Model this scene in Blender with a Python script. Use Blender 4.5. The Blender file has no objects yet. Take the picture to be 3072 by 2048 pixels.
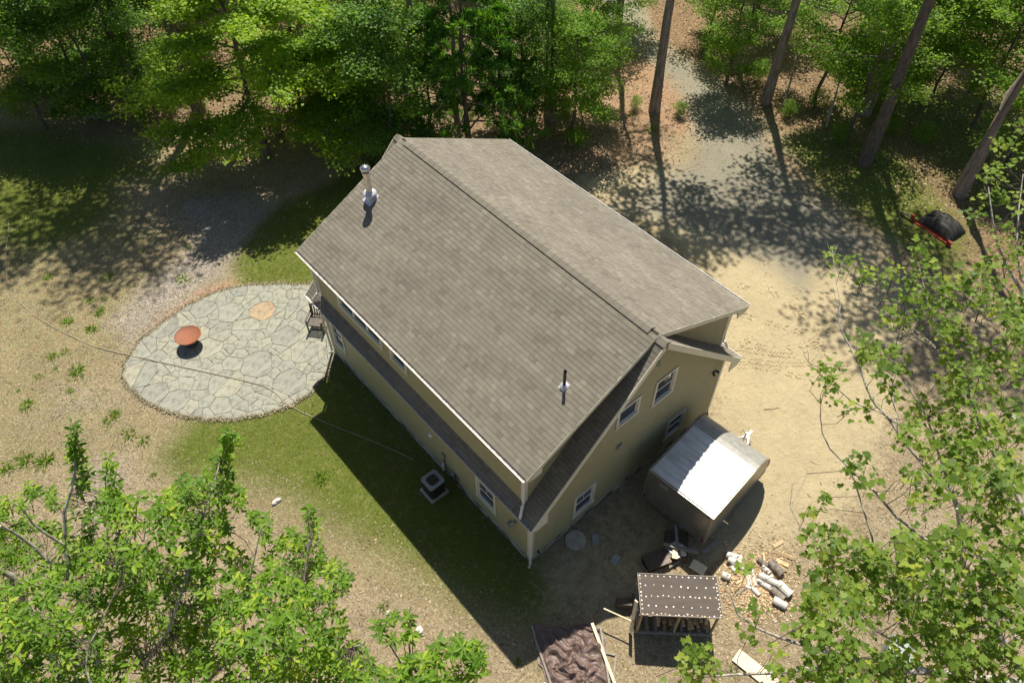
import bpy, math, random
import numpy as np
from mathutils import Vector, Matrix
random.seed(7); rng = np.random.default_rng(7)
SC = bpy.context.scene; COL = SC.collection
R = math.radians
# ------------------------------------------------------------------ camera, sky, sun, exposure
FPX = 2271.57                                   # focal length in pixels of the 3072 px wide photograph
CAM = np.array([-6.658, -7.032, 22.479])
PITCH, YAW, ROLL = 0.88078, 0.86245, -0.0107
fwd = np.array([math.cos(YAW)*math.cos(PITCH), math.sin(YAW)*math.cos(PITCH), -math.sin(PITCH)])
rt = np.array([math.sin(YAW), -math.cos(YAW), 0.0]); up_ = np.cross(rt, fwd)
rt = rt*math.cos(ROLL) + up_*math.sin(ROLL); up_ = np.cross(rt, fwd)
cd = bpy.data.cameras.new('camera'); cam = bpy.data.objects.new('camera', cd); COL.objects.link(cam)
cam.matrix_world = Matrix(((rt[0], up_[0], -fwd[0], CAM[0]), (rt[1], up_[1], -fwd[1], CAM[1]), (rt[2], up_[2], -fwd[2], CAM[2]), (0, 0, 0, 1)))
cd.sensor_width = 36; cd.lens = 36*FPX/3072; cd.clip_end = 2000; SC.camera = cam
SUN = np.array([0.332, 0.337, 0.881]); SUN /= np.linalg.norm(SUN)
W_ = bpy.data.worlds.new('World'); SC.world = W_; W_.use_nodes = True
nt = W_.node_tree; bg = nt.nodes['Background']; sky = nt.nodes.new('ShaderNodeTexSky'); sky.sky_type = 'NISHITA'
sky.sun_disc = False; sky.sun_elevation = math.asin(SUN[2]); sky.sun_rotation = math.atan2(SUN[0], SUN[1])
nt.links.new(sky.outputs[0], bg.inputs[0]); bg.inputs[1].default_value = 0.062
sl = bpy.data.lights.new('sun', 'SUN'); sl.energy = 5.0; sl.angle = R(0.55); sl.color = (1, 0.94, 0.82)
so = bpy.data.objects.new('sun', sl); COL.objects.link(so); so.rotation_euler = Vector(SUN).to_track_quat('Z', 'Y').to_euler(); so.location = (0, 0, 60)
SC.view_settings.view_transform = 'Standard'; SC.view_settings.look = 'None'; SC.view_settings.exposure = 0.60; SC.view_settings.gamma = 1
SC.render.engine = 'CYCLES'

def at(x, y, z=0.0):
    """world point at height z seen at (x, y) of a 2352 px wide print of the photograph (survey helper)"""
    u, v = x*1.30612, y*1.30612
    r = rt*((u-1536)/FPX) - up_*((v-1024)/FPX) + fwd
    t = (z-CAM[2])/r[2]; return CAM + t*r

# ------------------------------------------------------------------ materials
def mat(name): 
    m = bpy.data.materials.new(name); m.use_nodes = True; t = m.node_tree
    return m, t, t.nodes['Principled BSDF']
def N(t, k, **kw):
    n = t.nodes.new(k)
    for a, b in kw.items(): setattr(n, a, b)
    return n
def noise(t, scale, detail=4, rough=.6, co='Object', stretch=None, dist=0):
    c = N(t, 'ShaderNodeTexCoord'); n = N(t, 'ShaderNodeTexNoise'); n.inputs['Scale'].default_value = scale
    n.inputs['Detail'].default_value = detail; n.inputs['Roughness'].default_value = rough; n.inputs['Distortion'].default_value = dist
    src = c.outputs[co]
    if stretch:
        mp = N(t, 'ShaderNodeMapping'); mp.inputs['Scale'].default_value = stretch; t.links.new(src, mp.inputs[0]); src = mp.outputs[0]
    t.links.new(src, n.inputs['Vector']); return n.outputs['Fac']
def ramp(t, src, stops):
    r = N(t, 'ShaderNodeValToRGB'); t.links.new(src, r.inputs[0]); e = r.color_ramp.elements
    while len(e) < len(stops): e.new(.5)
    for i, (p, c) in enumerate(stops):
        e[i].position = p; e[i].color = (*c, 1) if len(c) == 3 else c
    return r.outputs[0]
def mixc(t, f, a, b, mode='MIX'):
    m = N(t, 'ShaderNodeMix', data_type='RGBA', blend_type=mode)
    for s, v in ((m.inputs[0], f), (m.inputs[6], a), (m.inputs[7], b)):
        if hasattr(v, 'links'): t.links.new(v, s)
        elif isinstance(v, (int, float)): s.default_value = v
        else: s.default_value = (*v, 1)
    return m.outputs[2]
def mth(t, op, a, b=0.0, c=0.0, clamp=False):
    m = N(t, 'ShaderNodeMath', operation=op, use_clamp=clamp)
    for i, v in enumerate((a, b, c)):
        if hasattr(v, 'links'): t.links.new(v, m.inputs[i])
        else: m.inputs[i].default_value = v
    return m.outputs[0]
def attr(t, nm):
    a = N(t, 'ShaderNodeAttribute'); a.attribute_name = nm; return a.outputs['Fac']
def bump(t, p, h, strength=.4, dist=.02):
    b = N(t, 'ShaderNodeBump'); b.inputs['Strength'].default_value = strength; b.inputs['Distance'].default_value = dist
    t.links.new(h, b.inputs['Height']); t.links.new(b.outputs[0], p.inputs['Normal'])
def simple(name, a, b=None, scale=8, rough=.7, metal=0.0, bmp=.0, stretch=None, lo=.35, hi=.65, bdist=.01, detail=5):
    m, t, p = mat(name); b = b or tuple(x*.75 for x in a)
    n = noise(t, scale, detail, .6, 'Object', stretch)
    t.links.new(ramp(t, n, [(lo, b), (hi, a)]), p.inputs['Base Color'])
    p.inputs['Roughness'].default_value = rough; p.inputs['Metallic'].default_value = metal
    if bmp: bump(t, p, n, bmp, bdist)
    return m
def toned(name, cols, scale=40, rough=.85, var=.25, bmp=.0, tonename='tone'):
    """colour picked by the per-piece 'tone' attribute, broken up by noise"""
    m, t, p = mat(name)
    k = len(cols); c = ramp(t, attr(t, tonename), [(i/(k-1), x) for i, x in enumerate(cols)])
    n = noise(t, scale, 5, .7)
    c2 = mixc(t, 1.0, c, ramp(t, n, [(.3, (1-var,)*3), (.7, (1+var*.4,)*3)]), 'MULTIPLY')
    if name == 'asphalt_shingle': c2 = mixc(t, 1.0, c2, ramp(t, noise(t, .55, 6, .65, 'Object', (1.0, 1.0, 1.0)), [(.3, (.84, .83, .82)), (.7, (1.12, 1.11, 1.08))]), 'MULTIPLY')
    t.links.new(c2, p.inputs['Base Color']); p.inputs['Roughness'].default_value = rough
    if bmp: bump(t, p, n, bmp, .01)
    return m
def leafmat(name, cols, trans=.45, rough=.45, tcol=(2.0, 2.05, .55), spec=.35):
    m, t, p = mat(name); k = len(cols)
    c = ramp(t, attr(t, 'tone'), [(i/(k-1), x) for i, x in enumerate(cols)])
    t.links.new(c, p.inputs['Base Color']); p.inputs['Roughness'].default_value = rough; p.inputs['Specular IOR Level'].default_value = spec
    tr = N(t, 'ShaderNodeBsdfTranslucent'); t.links.new(mixc(t, 1.0, c, tcol, 'MULTIPLY'), tr.inputs[0])
    mx = N(t, 'ShaderNodeMixShader'); mx.inputs[0].default_value = trans
    t.links.new(p.outputs[0], mx.inputs[1]); t.links.new(tr.outputs[0], mx.inputs[2]); t.links.new(mx.outputs[0], t.nodes['Material Output'].inputs[0])
    return m
M = {}
M['shingle'] = toned('asphalt_shingle', [(.152, .134, .105), (.178, .158, .125), (.196, .175, .139), (.214, .192, .153), (.25, .225, .18)], 55, .9, .3, .15)
M['gapshade'] = simple('shingle_gap_shade', (.065, .057, .046), (.045, .039, .032), 20, .95)  # dark deck colour stands in for shadow lines under the shingle butts
M['siding'] = simple('olive_siding', (.345, .315, .17), (.30, .27, .145), 3, .55, stretch=(1, 1, 1), lo=.3, hi=.7)
M['trim'] = simple('cream_trim', (.66, .63, .50), (.58, .55, .43), 6, .5)
M['white'] = simple('white_metal', (.78, .77, .73), (.6, .58, .54), 9, .4)
M['gutterleaf'] = simple('gutter_bed', (.5, .46, .41), (.24, .19, .15), 22, .8, lo=.42, hi=.58)
M['glass'] = simple('window_glass', (.012, .014, .016), (.02, .022, .022), 2, .03); M['glass'].node_tree.nodes['Principled BSDF'].inputs['Specular IOR Level'].default_value = .9
M['screen'] = simple('insect_screen', (.045, .04, .035), (.03, .027, .024), 300, .6)
M['concrete'] = simple('concrete', (.46, .41, .32), (.32, .28, .21), 7, .9, bmp=.3, detail=8)
M['foundation'] = simple('foundation', (.40, .37, .31), (.08, .075, .065), 2.2, .9, bmp=.4, lo=.42, hi=.56, detail=9, stretch=(1, 1, 2.2))
M['steel'] = simple('bright_steel', (.75, .73, .70), (.6, .58, .55), 12, .22, 1.0)
M['flash'] = simple('lead_flashing', (.62, .64, .66), (.5, .52, .55), 10, .4, .3)
M['black'] = simple('black_plastic', (.018, .018, .018), (.03, .028, .025), 20, .5)
M['rust'] = simple('rusty_steel', (.27, .078, .026), (.19, .055, .022), 4, .75, lo=.3, hi=.7, bmp=.1, detail=8)
M['rustin'] = simple('rusty_steel_worn', (.19, .075, .04), (.26, .08, .026), 3, .7, lo=.35, hi=.65)
M['darkmetal'] = simple('dark_metal', (.05, .045, .04), (.09, .07, .05), 15, .5, .6)
M['grey'] = simple('grey_box_paint', (.30, .31, .31), (.2, .21, .21), 15, .5)
M['greymetal'] = simple('painted_sheet_metal', (.35, .34, .31), (.27, .26, .24), 5, .45, .2)
M['pewter'] = simple('pewter_trailer_skin', (.30, .28, .24), (.22, .205, .175), 2.5, .35, .55, lo=.35, hi=.7)
M['alu'] = simple('aluminium_roof_sheet', (.62, .63, .64), (.44, .45, .465), 1.6, .4, .3, lo=.35, hi=.6, stretch=(1, .5, 1))
M['rail'] = simple('trailer_trim_rail', (.45, .42, .36), (.3, .28, .24), 12, .35, .7)
M['tyre'] = simple('tyre_rubber', (.02, .02, .02), (.035, .033, .03), 20, .8)
M['wood'] = simple('sawn_wood', (.50, .38, .22), (.33, .24, .14), 6, .8, stretch=(1, 1, 8), bmp=.2)
M['paleboard'] = simple('pale_board', (.78, .68, .47), (.62, .50, .33), 3, .75, stretch=(1, 7, 1))
M['greywood'] = simple('weathered_wood', (.33, .29, .24), (.19, .165, .135), 5, .85, stretch=(6, 1, 1), bmp=.2)
M['darkwood'] = simple('stained_wood', (.055, .035, .025), (.10, .07, .05), 12, .55)
M['felt'] = simple('roofing_felt', (.095, .072, .058), (.06, .047, .04), 3.2, .8, bmp=.25, lo=.3, hi=.75, stretch=(.6, 3, 1), detail=8)
M['split'] = toned('split_firewood', [(.25, .15, .075), (.44, .29, .15), (.60, .44, .25), (.70, .50, .26)], 14, .85, .4, .3)
M['birch'] = simple('birch_bark', (.60, .57, .51), (.14, .12, .10), 7, .8, lo=.36, hi=.46, bmp=.3, stretch=(1, 1, .35), detail=8)
M['greybark'] = simple('grey_log_bark', (.30, .26, .21), (.11, .09, .07), 9, .9, bmp=.6, detail=8)
M['endgrain'] = simple('sawn_end_grain', (.55, .40, .24), (.33, .22, .13), 16, .85)
M['tarp'] = simple('brown_tarp', (.17, .115, .095), (.11, .075, .062), 9, .5, 0.0, bmp=.7, bdist=.03, lo=.3, hi=.7)
M['washer_pale'] = simple('pale_washer', (.80, .76, .66), (.6, .55, .45), 30, .4)
M['washer_rust'] = simple('rusty_washer', (.50, .27, .15), (.62, .48, .32), 30, .6)
M['sheet'] = simple('blue_grey_sheet', (.33, .35, .36), (.24, .25, .26), 5, .4, .2)
M['slate'] = simple('blue_grey_paver', (.36, .38, .39), (.25, .27, .28), 12, .8, bmp=.3)
M['orange'] = simple('orange_paint', (.40, .055, .018), (.28, .04, .015), 8, .45)
M['cover'] = simple('black_cover', (.024, .022, .019), (.013, .012, .010), 5, .75, bmp=.5, bdist=.05)
M['hose'] = simple('tan_hose', (.36, .30, .19), (.24, .22, .15), 3, .6)
M['rock'] = simple('grey_rock', (.34, .33, .31), (.17, .165, .155), 5, .9, bmp=.6, detail=9)
M['whiterock'] = simple('pale_rock', (.66, .62, .56), (.45, .41, .36), 6, .9, bmp=.5)
M['bark_pine'] = simple('pine_bark', (.33, .27, .225), (.14, .112, .093), 9, .9, bmp=.9, stretch=(1, 1, .22), bdist=.04, detail=9)
M['bark_dark'] = simple('dark_bark', (.16, .13, .10), (.07, .058, .047), 10, .9, bmp=.8, stretch=(1, 1, .3), bdist=.03, detail=8)
M['bark_grey'] = simple('pale_grey_bark', (.50, .46, .39), (.17, .15, .12), 14, .85, bmp=.5, stretch=(1, 1, .5), lo=.38, hi=.6, detail=8)
M['bark_twig'] = simple('brown_twig_bark', (.17, .13, .10), (.09, .07, .055), 20, .85)
M['binm'] = simple('grey_green_lid', (.30, .36, .32), (.24, .29, .26), 4, .45)
G1, G2, G3 = (.020, .050, .010), (.045, .105, .018), (.085, .17, .028)
M['leaf_forest'] = leafmat('forest_leaf', [(0.067, 0.136, 0.017), (0.113, 0.208, 0.024), (0.159, 0.272, 0.033), (0.227, 0.343, 0.041)], .5, .55, spec=.2)
M['leaf_dark'] = leafmat('dark_leaf', [(0.058, 0.130, 0.025), (0.094, 0.187, 0.032), (0.136, 0.243, 0.040), (0.200, 0.308, 0.049)], .48, .5, spec=.25)
M['leaf_beech'] = leafmat('beech_leaf', [(0.115, 0.213, 0.019), (0.182, 0.294, 0.024), (0.257, 0.362, 0.031), (0.324, 0.413, 0.036)], .5, .5, spec=.25)
M['leaf_pine'] = leafmat('pine_needles', [(0.042, 0.119, 0.019), (0.068, 0.168, 0.024), (0.098, 0.210, 0.031), (0.151, 0.266, 0.040)], .4, .5, spec=.2)
M['leaf_light'] = leafmat('maple_light_leaf', [(0.079, 0.154, 0.018), (0.123, 0.220, 0.026), (0.168, 0.275, 0.033), (0.213, 0.319, 0.040)], .5, .5, spec=.2)
M['leaf_shiny'] = leafmat('glossy_oval_leaf', [(0.065, 0.137, 0.012), (0.117, 0.218, 0.018), (0.174, 0.294, 0.027), (0.320, 0.395, 0.037)], .40, .48, spec=.22)
M['leaf_maple'] = leafmat('lobed_maple_leaf', [(0.075, 0.133, 0.022), (0.135, 0.215, 0.035), (0.194, 0.275, 0.049), (0.291, 0.337, 0.058)], .45, .5, spec=.22)
M['leaf_yellow'] = leafmat('yellow_leaf', [(.30, .32, .03), (.45, .40, .04)], .45)
M['grass'] = leafmat('grass_blade', [(0.108, 0.142, 0.021), (0.166, 0.185, 0.030), (0.273, 0.234, 0.064), (0.518, 0.370, 0.187)], .35, .6, (1.1, 1.15, .6), .15)
M['litter'] = toned('fallen_leaves', [(.11, .07, .04), (.22, .14, .08), (.36, .25, .15), (.54, .42, .28)], 30, .85, .2)
M['chips'] = toned('wood_chips', [(.35, .19, .09), (.52, .34, .17), (.66, .50, .30), (.76, .64, .42)], 40, .85, .15)
M['straw'] = toned('dry_mulch_bits', [(.12, .09, .055), (.25, .205, .135), (.40, .345, .24), (.52, .46, .34)], 40, .9, .2)
M['stone'] = None
def stone_material():
    m, t, p = mat('flagstone'); cols = [(.20, .205, .18), (.24, .24, .21), (.29, .29, .245), (.325, .32, .26), (.345, .325, .25), (.385, .285, .18)]
    c = ramp(t, attr(t, 'tone'), [(0, cols[0]), (.18, cols[1]), (.42, cols[2]), (.66, cols[3]), (.88, cols[4]), (1, cols[5])])
    n = noise(t, 1.5, 9, .62, 'Object', (1, 1.8, 1), 1.2); st = ramp(t, n, [(.33, (.45, .45, .44)), (.50, (.88, .88, .86)), (.68, (1.08, 1.07, 1.05))])
    n2 = noise(t, 14, 8, .7); st2 = ramp(t, n2, [(.3, (.82, .82, .82)), (.7, (1.08, 1.08, 1.05))])
    t.links.new(mixc(t, 1.0, mixc(t, 1.0, c, st, 'MULTIPLY'), st2, 'MULTIPLY'), p.inputs['Base Color']); p.inputs['Roughness'].default_value = .8
    bump(t, p, n2, .35, .012); return m
M['stone'] = stone_material()
M['joint'] = simple('sandy_joint', (.27, .24, .18), (.20, .17, .125), 30, .95)

def ground_material():
    m, t, p = mat('ground_cover')
    nbig = noise(t, .55, 6, .65); nmid = noise(t, 3.2, 8, .7); nf = noise(t, 24, 9, .8); nff = noise(t, 85, 6, .85); nst = noise(t, 16, 8, .8, 'Object', (1, .55, 1), .6)
    wob = mth(t, 'ADD', mth(t, 'MULTIPLY', mth(t, 'SUBTRACT', nmid, .5), .9), mth(t, 'MULTIPLY', mth(t, 'SUBTRACT', nf, .5), 1.1))
    def w(nm, sharp=3.5): return mth(t, 'MULTIPLY_ADD', mth(t, 'SUBTRACT', mth(t, 'ADD', attr(t, nm), mth(t, 'MULTIPLY', wob, .85)), .5), sharp, .5, True)
    dirt = mixc(t, ramp(t, nmid, [(.35, (0,)*3), (.65, (1,)*3)]), (.29, .225, .13), (.40, .32, .195))
    dirt = mixc(t, ramp(t, nst, [(.5, (0,)*3), (.66, (1,)*3)]), dirt, (.56, .46, .32)); dirt = mixc(t, ramp(t, nst, [(.34, (1,)*3), (.47, (0,)*3)]), dirt, (.17, .125, .075))
    dry = mixc(t, ramp(t, nst, [(.36, (0,)*3), (.62, (1,)*3)]), (.16, .145, .06), (.42, .365, .205))
    dry = mixc(t, ramp(t, nmid, [(.45, (0,)*3), (.6, (.8,)*3)]), dry, (.33, .24, .14)); c = mixc(t, w('drygrass', 3), dirt, dry)
    litter = mixc(t, ramp(t, nst, [(.4, (0,)*3), (.62, (1,)*3)]), (.13, .08, .045), (.40, .275, .165))
    c = mixc(t, w('litter', 2.6), c, litter)
    ndl = mixc(t, ramp(t, nf, [(.4, (0,)*3), (.65, (1,)*3)]), (.34, .19, .11), (.50, .35, .22)); c = mixc(t, w('needles', 3), c, ndl)
    mul = mixc(t, ramp(t, nst, [(.38, (0,)*3), (.6, (1,)*3)]), (.20, .165, .14), (.52, .46, .39)); c = mixc(t, w('mulch', 2.4), c, mul)
    grass = mixc(t, ramp(t, nst, [(.3, (0,)*3), (.7, (1,)*3)]), (.085, .12, .02), (.19, .22, .045))
    grass = mixc(t, ramp(t, nmid, [(.52, (0,)*3), (.68, (.75,)*3)]), grass, (.27, .24, .10)); c = mixc(t, w('green', 2.6), c, grass)
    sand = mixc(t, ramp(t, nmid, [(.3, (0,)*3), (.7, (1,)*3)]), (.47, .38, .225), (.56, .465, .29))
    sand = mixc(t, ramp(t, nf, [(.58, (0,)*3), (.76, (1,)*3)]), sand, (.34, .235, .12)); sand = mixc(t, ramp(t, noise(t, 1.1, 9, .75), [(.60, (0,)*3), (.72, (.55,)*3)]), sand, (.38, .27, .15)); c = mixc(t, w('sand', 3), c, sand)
    gr = mixc(t, ramp(t, nff, [(.3, (0,)*3), (.7, (1,)*3)]), (.215, .195, .145), (.37, .335, .255)); c = mixc(t, w('gravel', 2.2), c, gr)
    fine = mixc(t, 1.0, ramp(t, nff, [(.25, (.66,)*3), (.72, (1.22,)*3)]), ramp(t, nbig, [(.3, (.88,)*3), (.7, (1.08,)*3)]), 'MULTIPLY')
    t.links.new(mixc(t, 1.0, c, fine, 'MULTIPLY'), p.inputs['Base Color']); p.inputs['Roughness'].default_value = .95; p.inputs['Specular IOR Level'].default_value = .1
    bump(t, p, mth(t, 'ADD', mth(t, 'MULTIPLY', nst, 1.0), mth(t, 'ADD', mth(t, 'MULTIPLY', nff, .35), mth(t, 'MULTIPLY', noise(t, 5.5, 6, .7), 1.6))), 1.0, .06)
    return m
M['ground'] = ground_material()

# ------------------------------------------------------------------ mesh helpers
class MB:
    def __init__(s): s.v = []; s.f = []; s.t = []; s.mi = []; s.smooth = False
    def add(s, vs, fs, tone=.5, mi=0):
        b = len(s.v); s.v += [tuple(map(float, p)) for p in vs]; s.t += [tone]*len(vs)
        s.f += [tuple(i+b for i in f) for f in fs]; s.mi += [mi]*len(fs); return s
    def box(s, c, d, rz=0, tone=.5, mi=0, rot=None):
        m = rot if rot is not None else Matrix.Rotation(rz, 3, 'Z'); c = Vector(c)
        vs = [c + m @ Vector((x*d[0]/2, y*d[1]/2, z*d[2]/2)) for x in (-1, 1) for y in (-1, 1) for z in (-1, 1)]
        return s.add(vs, [(0, 1, 3, 2), (4, 6, 7, 5), (0, 4, 5, 1), (2, 3, 7, 6), (0, 2, 6, 4), (1, 5, 7, 3)], tone, mi)
    def beam(s, a, b, w, h, tone=.5, mi=0, up=(0, 0, 1)):
        a = Vector(a); b = Vector(b); d = (b-a); L = d.length; d.normalize(); u = Vector(up)
        sd = d.cross(u); 
        if sd.length < 1e-3: sd = d.cross(Vector((1, 0, 0)))
        sd.normalize(); u = sd.cross(d)
        m = Matrix((d, sd, u)).transposed(); return s.box((a+b)/2, (L, w, h), rot=m, tone=tone, mi=mi)
    def tube(s, pts, r, n=8, tone=.5, cap=True, mi=0):
        P = [Vector(p) for p in pts]; rs = r if hasattr(r, '__len__') else [r]*len(P); vs = []; k = len(P)
        for i, p in enumerate(P):
            d = (P[min(i+1, k-1)]-P[max(i-1, 0)]).normalized(); a = d.cross(Vector((0, 0, 1)))
            if a.length < .05: a = d.cross(Vector((1, 0, 0)))
            a.normalize(); b = d.cross(a)
            vs += [p + a*math.cos(j*2*math.pi/n)*rs[i] + b*math.sin(j*2*math.pi/n)*rs[i] for j in range(n)]
        fs = [(i*n+j, i*n+(j+1) % n, (i+1)*n+(j+1) % n, (i+1)*n+j) for i in range(k-1) for j in range(n)]
        s.add(vs, fs, tone, mi)
        if cap: s.cap = (s.add(vs[:n], [tuple(range(n))[::-1]], tone, mi), s.add(vs[-n:], [tuple(range(n))], tone, mi))
        return s
    def lathe(s, c, prof, n=24, tone=.5, mi=0):
        vs = [(c[0]+r*math.cos(j*2*math.pi/n), c[1]+r*math.sin(j*2*math.pi/n), c[2]+z) for r, z in prof for j in range(n)]
        fs = [(i*n+j, i*n+(j+1) % n, (i+1)*n+(j+1) % n, (i+1)*n+j) for i in range(len(prof)-1) for j in range(n)]
        return s.add(vs, fs, tone, mi)
    def prism(s, poly, z0, z1, tone=.5, mi=0, bevel=0):
        n = len(poly); vs = [(x, y, z0) for x, y in poly]+[(x, y, z1-bevel) for x, y in poly]; fs = [(i, (i+1) % n, n+(i+1) % n, n+i) for i in range(n)]
        if bevel:
            cx = sum(p[0] for p in poly)/n; cy = sum(p[1] for p in poly)/n
            for x, y in poly:
                d = math.hypot(cx-x, cy-y)+1e-6; vs.append((x+(cx-x)/d*bevel*1.2, y+(cy-y)/d*bevel*1.2, z1))
            fs += [(n+i, n+(i+1) % n, 2*n+(i+1) % n, 2*n+i) for i in range(n)]+[tuple(range(2*n, 3*n))]
        else: fs.append(tuple(range(n, 2*n)))
        return s.add(vs, fs, tone, mi)
    def mesh(s, name, mats, smooth=None):
        me = bpy.data.meshes.new(name); me.from_pydata(s.v, [], s.f); a = me.attributes.new('tone', 'FLOAT', 'POINT'); a.data.foreach_set('value', s.t)
        for m in (mats if isinstance(mats, (list, tuple)) else [mats]): me.materials.append(m)
        if any(s.mi): me.polygons.foreach_set('material_index', s.mi)
        if smooth if smooth is not None else s.smooth: me.polygons.foreach_set('use_smooth', [True]*len(me.polygons))
        me.update(); return me
    def build(s, name, mats, parent=None, smooth=None, **tags):
        return link(name, s.mesh(name, mats, smooth), parent, **tags)
def link(name, data, parent=None, loc=None, **tags):
    o = bpy.data.objects.new(name, data); COL.objects.link(o)
    if parent: o.parent = parent
    if loc is not None: o.location = loc
    return tag(o, **tags)
def tag(o, label=None, cat=None, group=None, kind=None):
    for k, v in (('label', label), ('category', cat), ('group', group), ('kind', kind)):
        if v: o[k] = v
    return o
def empty(name, loc=(0, 0, 0), rz=0, **tags):
    o = link(name, None, None, loc, **tags); o.rotation_euler = (0, 0, rz); o.empty_display_size = .2; return o
def fastmesh(name, V, F, tone, mats, smooth=False):
    """V (n,3), F (m,k) arrays -> mesh"""
    me = bpy.data.meshes.new(name); k = F.shape[1]; me.vertices.add(len(V)); me.vertices.foreach_set('co', V.astype(np.float32).ravel())
    me.loops.add(F.size); me.loops.foreach_set('vertex_index', F.astype(np.int32).ravel())
    me.polygons.add(len(F)); me.polygons.foreach_set('loop_start', np.arange(0, F.size, k, dtype=np.int32))
    if smooth: me.polygons.foreach_set('use_smooth', np.ones(len(F), bool))
    a = me.attributes.new('tone', 'FLOAT', 'POINT'); a.data.foreach_set('value', np.asarray(tone, np.float32))
    for m in (mats if isinstance(mats, (list, tuple)) else [mats]): me.materials.append(m)
    me.update(calc_edges=True); return me
def nrm(a): return a/np.maximum(np.linalg.norm(a, axis=-1, keepdims=True), 1e-9)
# leaf templates: (along, across, up) vertices, triangles/quads (all of one size)
T_RHOMB = (np.array([(0, 0, 0), (.5, .5, .06), (1, 0, 0), (.5, -.5, .06)]), np.array([(0, 1, 2, 3)]))
T_OVAL = (np.array([(0, 0, 0), (.3, .42, .07), (.72, .36, .03), (1, 0, -.10), (.72, -.36, .03), (.3, -.42, .07), (.35, 0, -.03), (.7, 0, -.05)]),
          np.array([(0, 6, 1, 1), (1, 6, 7, 2), (2, 7, 3, 3), (3, 7, 4, 4), (4, 7, 6, 5), (5, 6, 0, 0)]))
_m = [(0, 0), (.10, .30), (.02, .52), (.30, .40), (.48, .56), (.55, .20), (.70, .26), (1.0, 0), (.70, -.26), (.55, -.20), (.48, -.56), (.30, -.40), (.02, -.52), (.10, -.30)]
T_MAPLE = (np.array([(.38, 0, -.05)]+[(a-.0, b, .05*abs(b)-.10*a*a) for a, b in _m]), np.array([(0, i+1, (i+1) % 14+1) for i in range(14)]))
T_OVAL = (T_OVAL[0], np.array([(0, 6, 1), (1, 6, 7), (1, 7, 2), (2, 7, 3), (3, 7, 4), (4, 7, 6), (4, 6, 5), (5, 6, 0)]))
def leaves(P, D, Nn, L, Wd, tmpl):
    """vectorised leaves: returns V, F"""
    tv, tf = tmpl; D = nrm(D); S = nrm(np.cross(Nn, D)); U = np.cross(D, S); n = len(P); L = np.asarray(L).reshape(-1, 1, 1)*np.ones((n, 1, 1)); Wd = np.asarray(Wd).reshape(-1, 1, 1)*np.ones((n, 1, 1))
    V = P[:, None, :] + L*(tv[None, :, 0:1]*D[:, None, :] + tv[None, :, 2:3]*U[:, None, :]) + Wd*tv[None, :, 1:2]*S[:, None, :]
    F = tf[None]+(np.arange(n)*len(tv))[:, None, None]
    return V.reshape(-1, 3), F.reshape(-1, tf.shape[1])
def gauss(n, s=1.0): return rng.normal(0, s, (n, 3))

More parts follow.
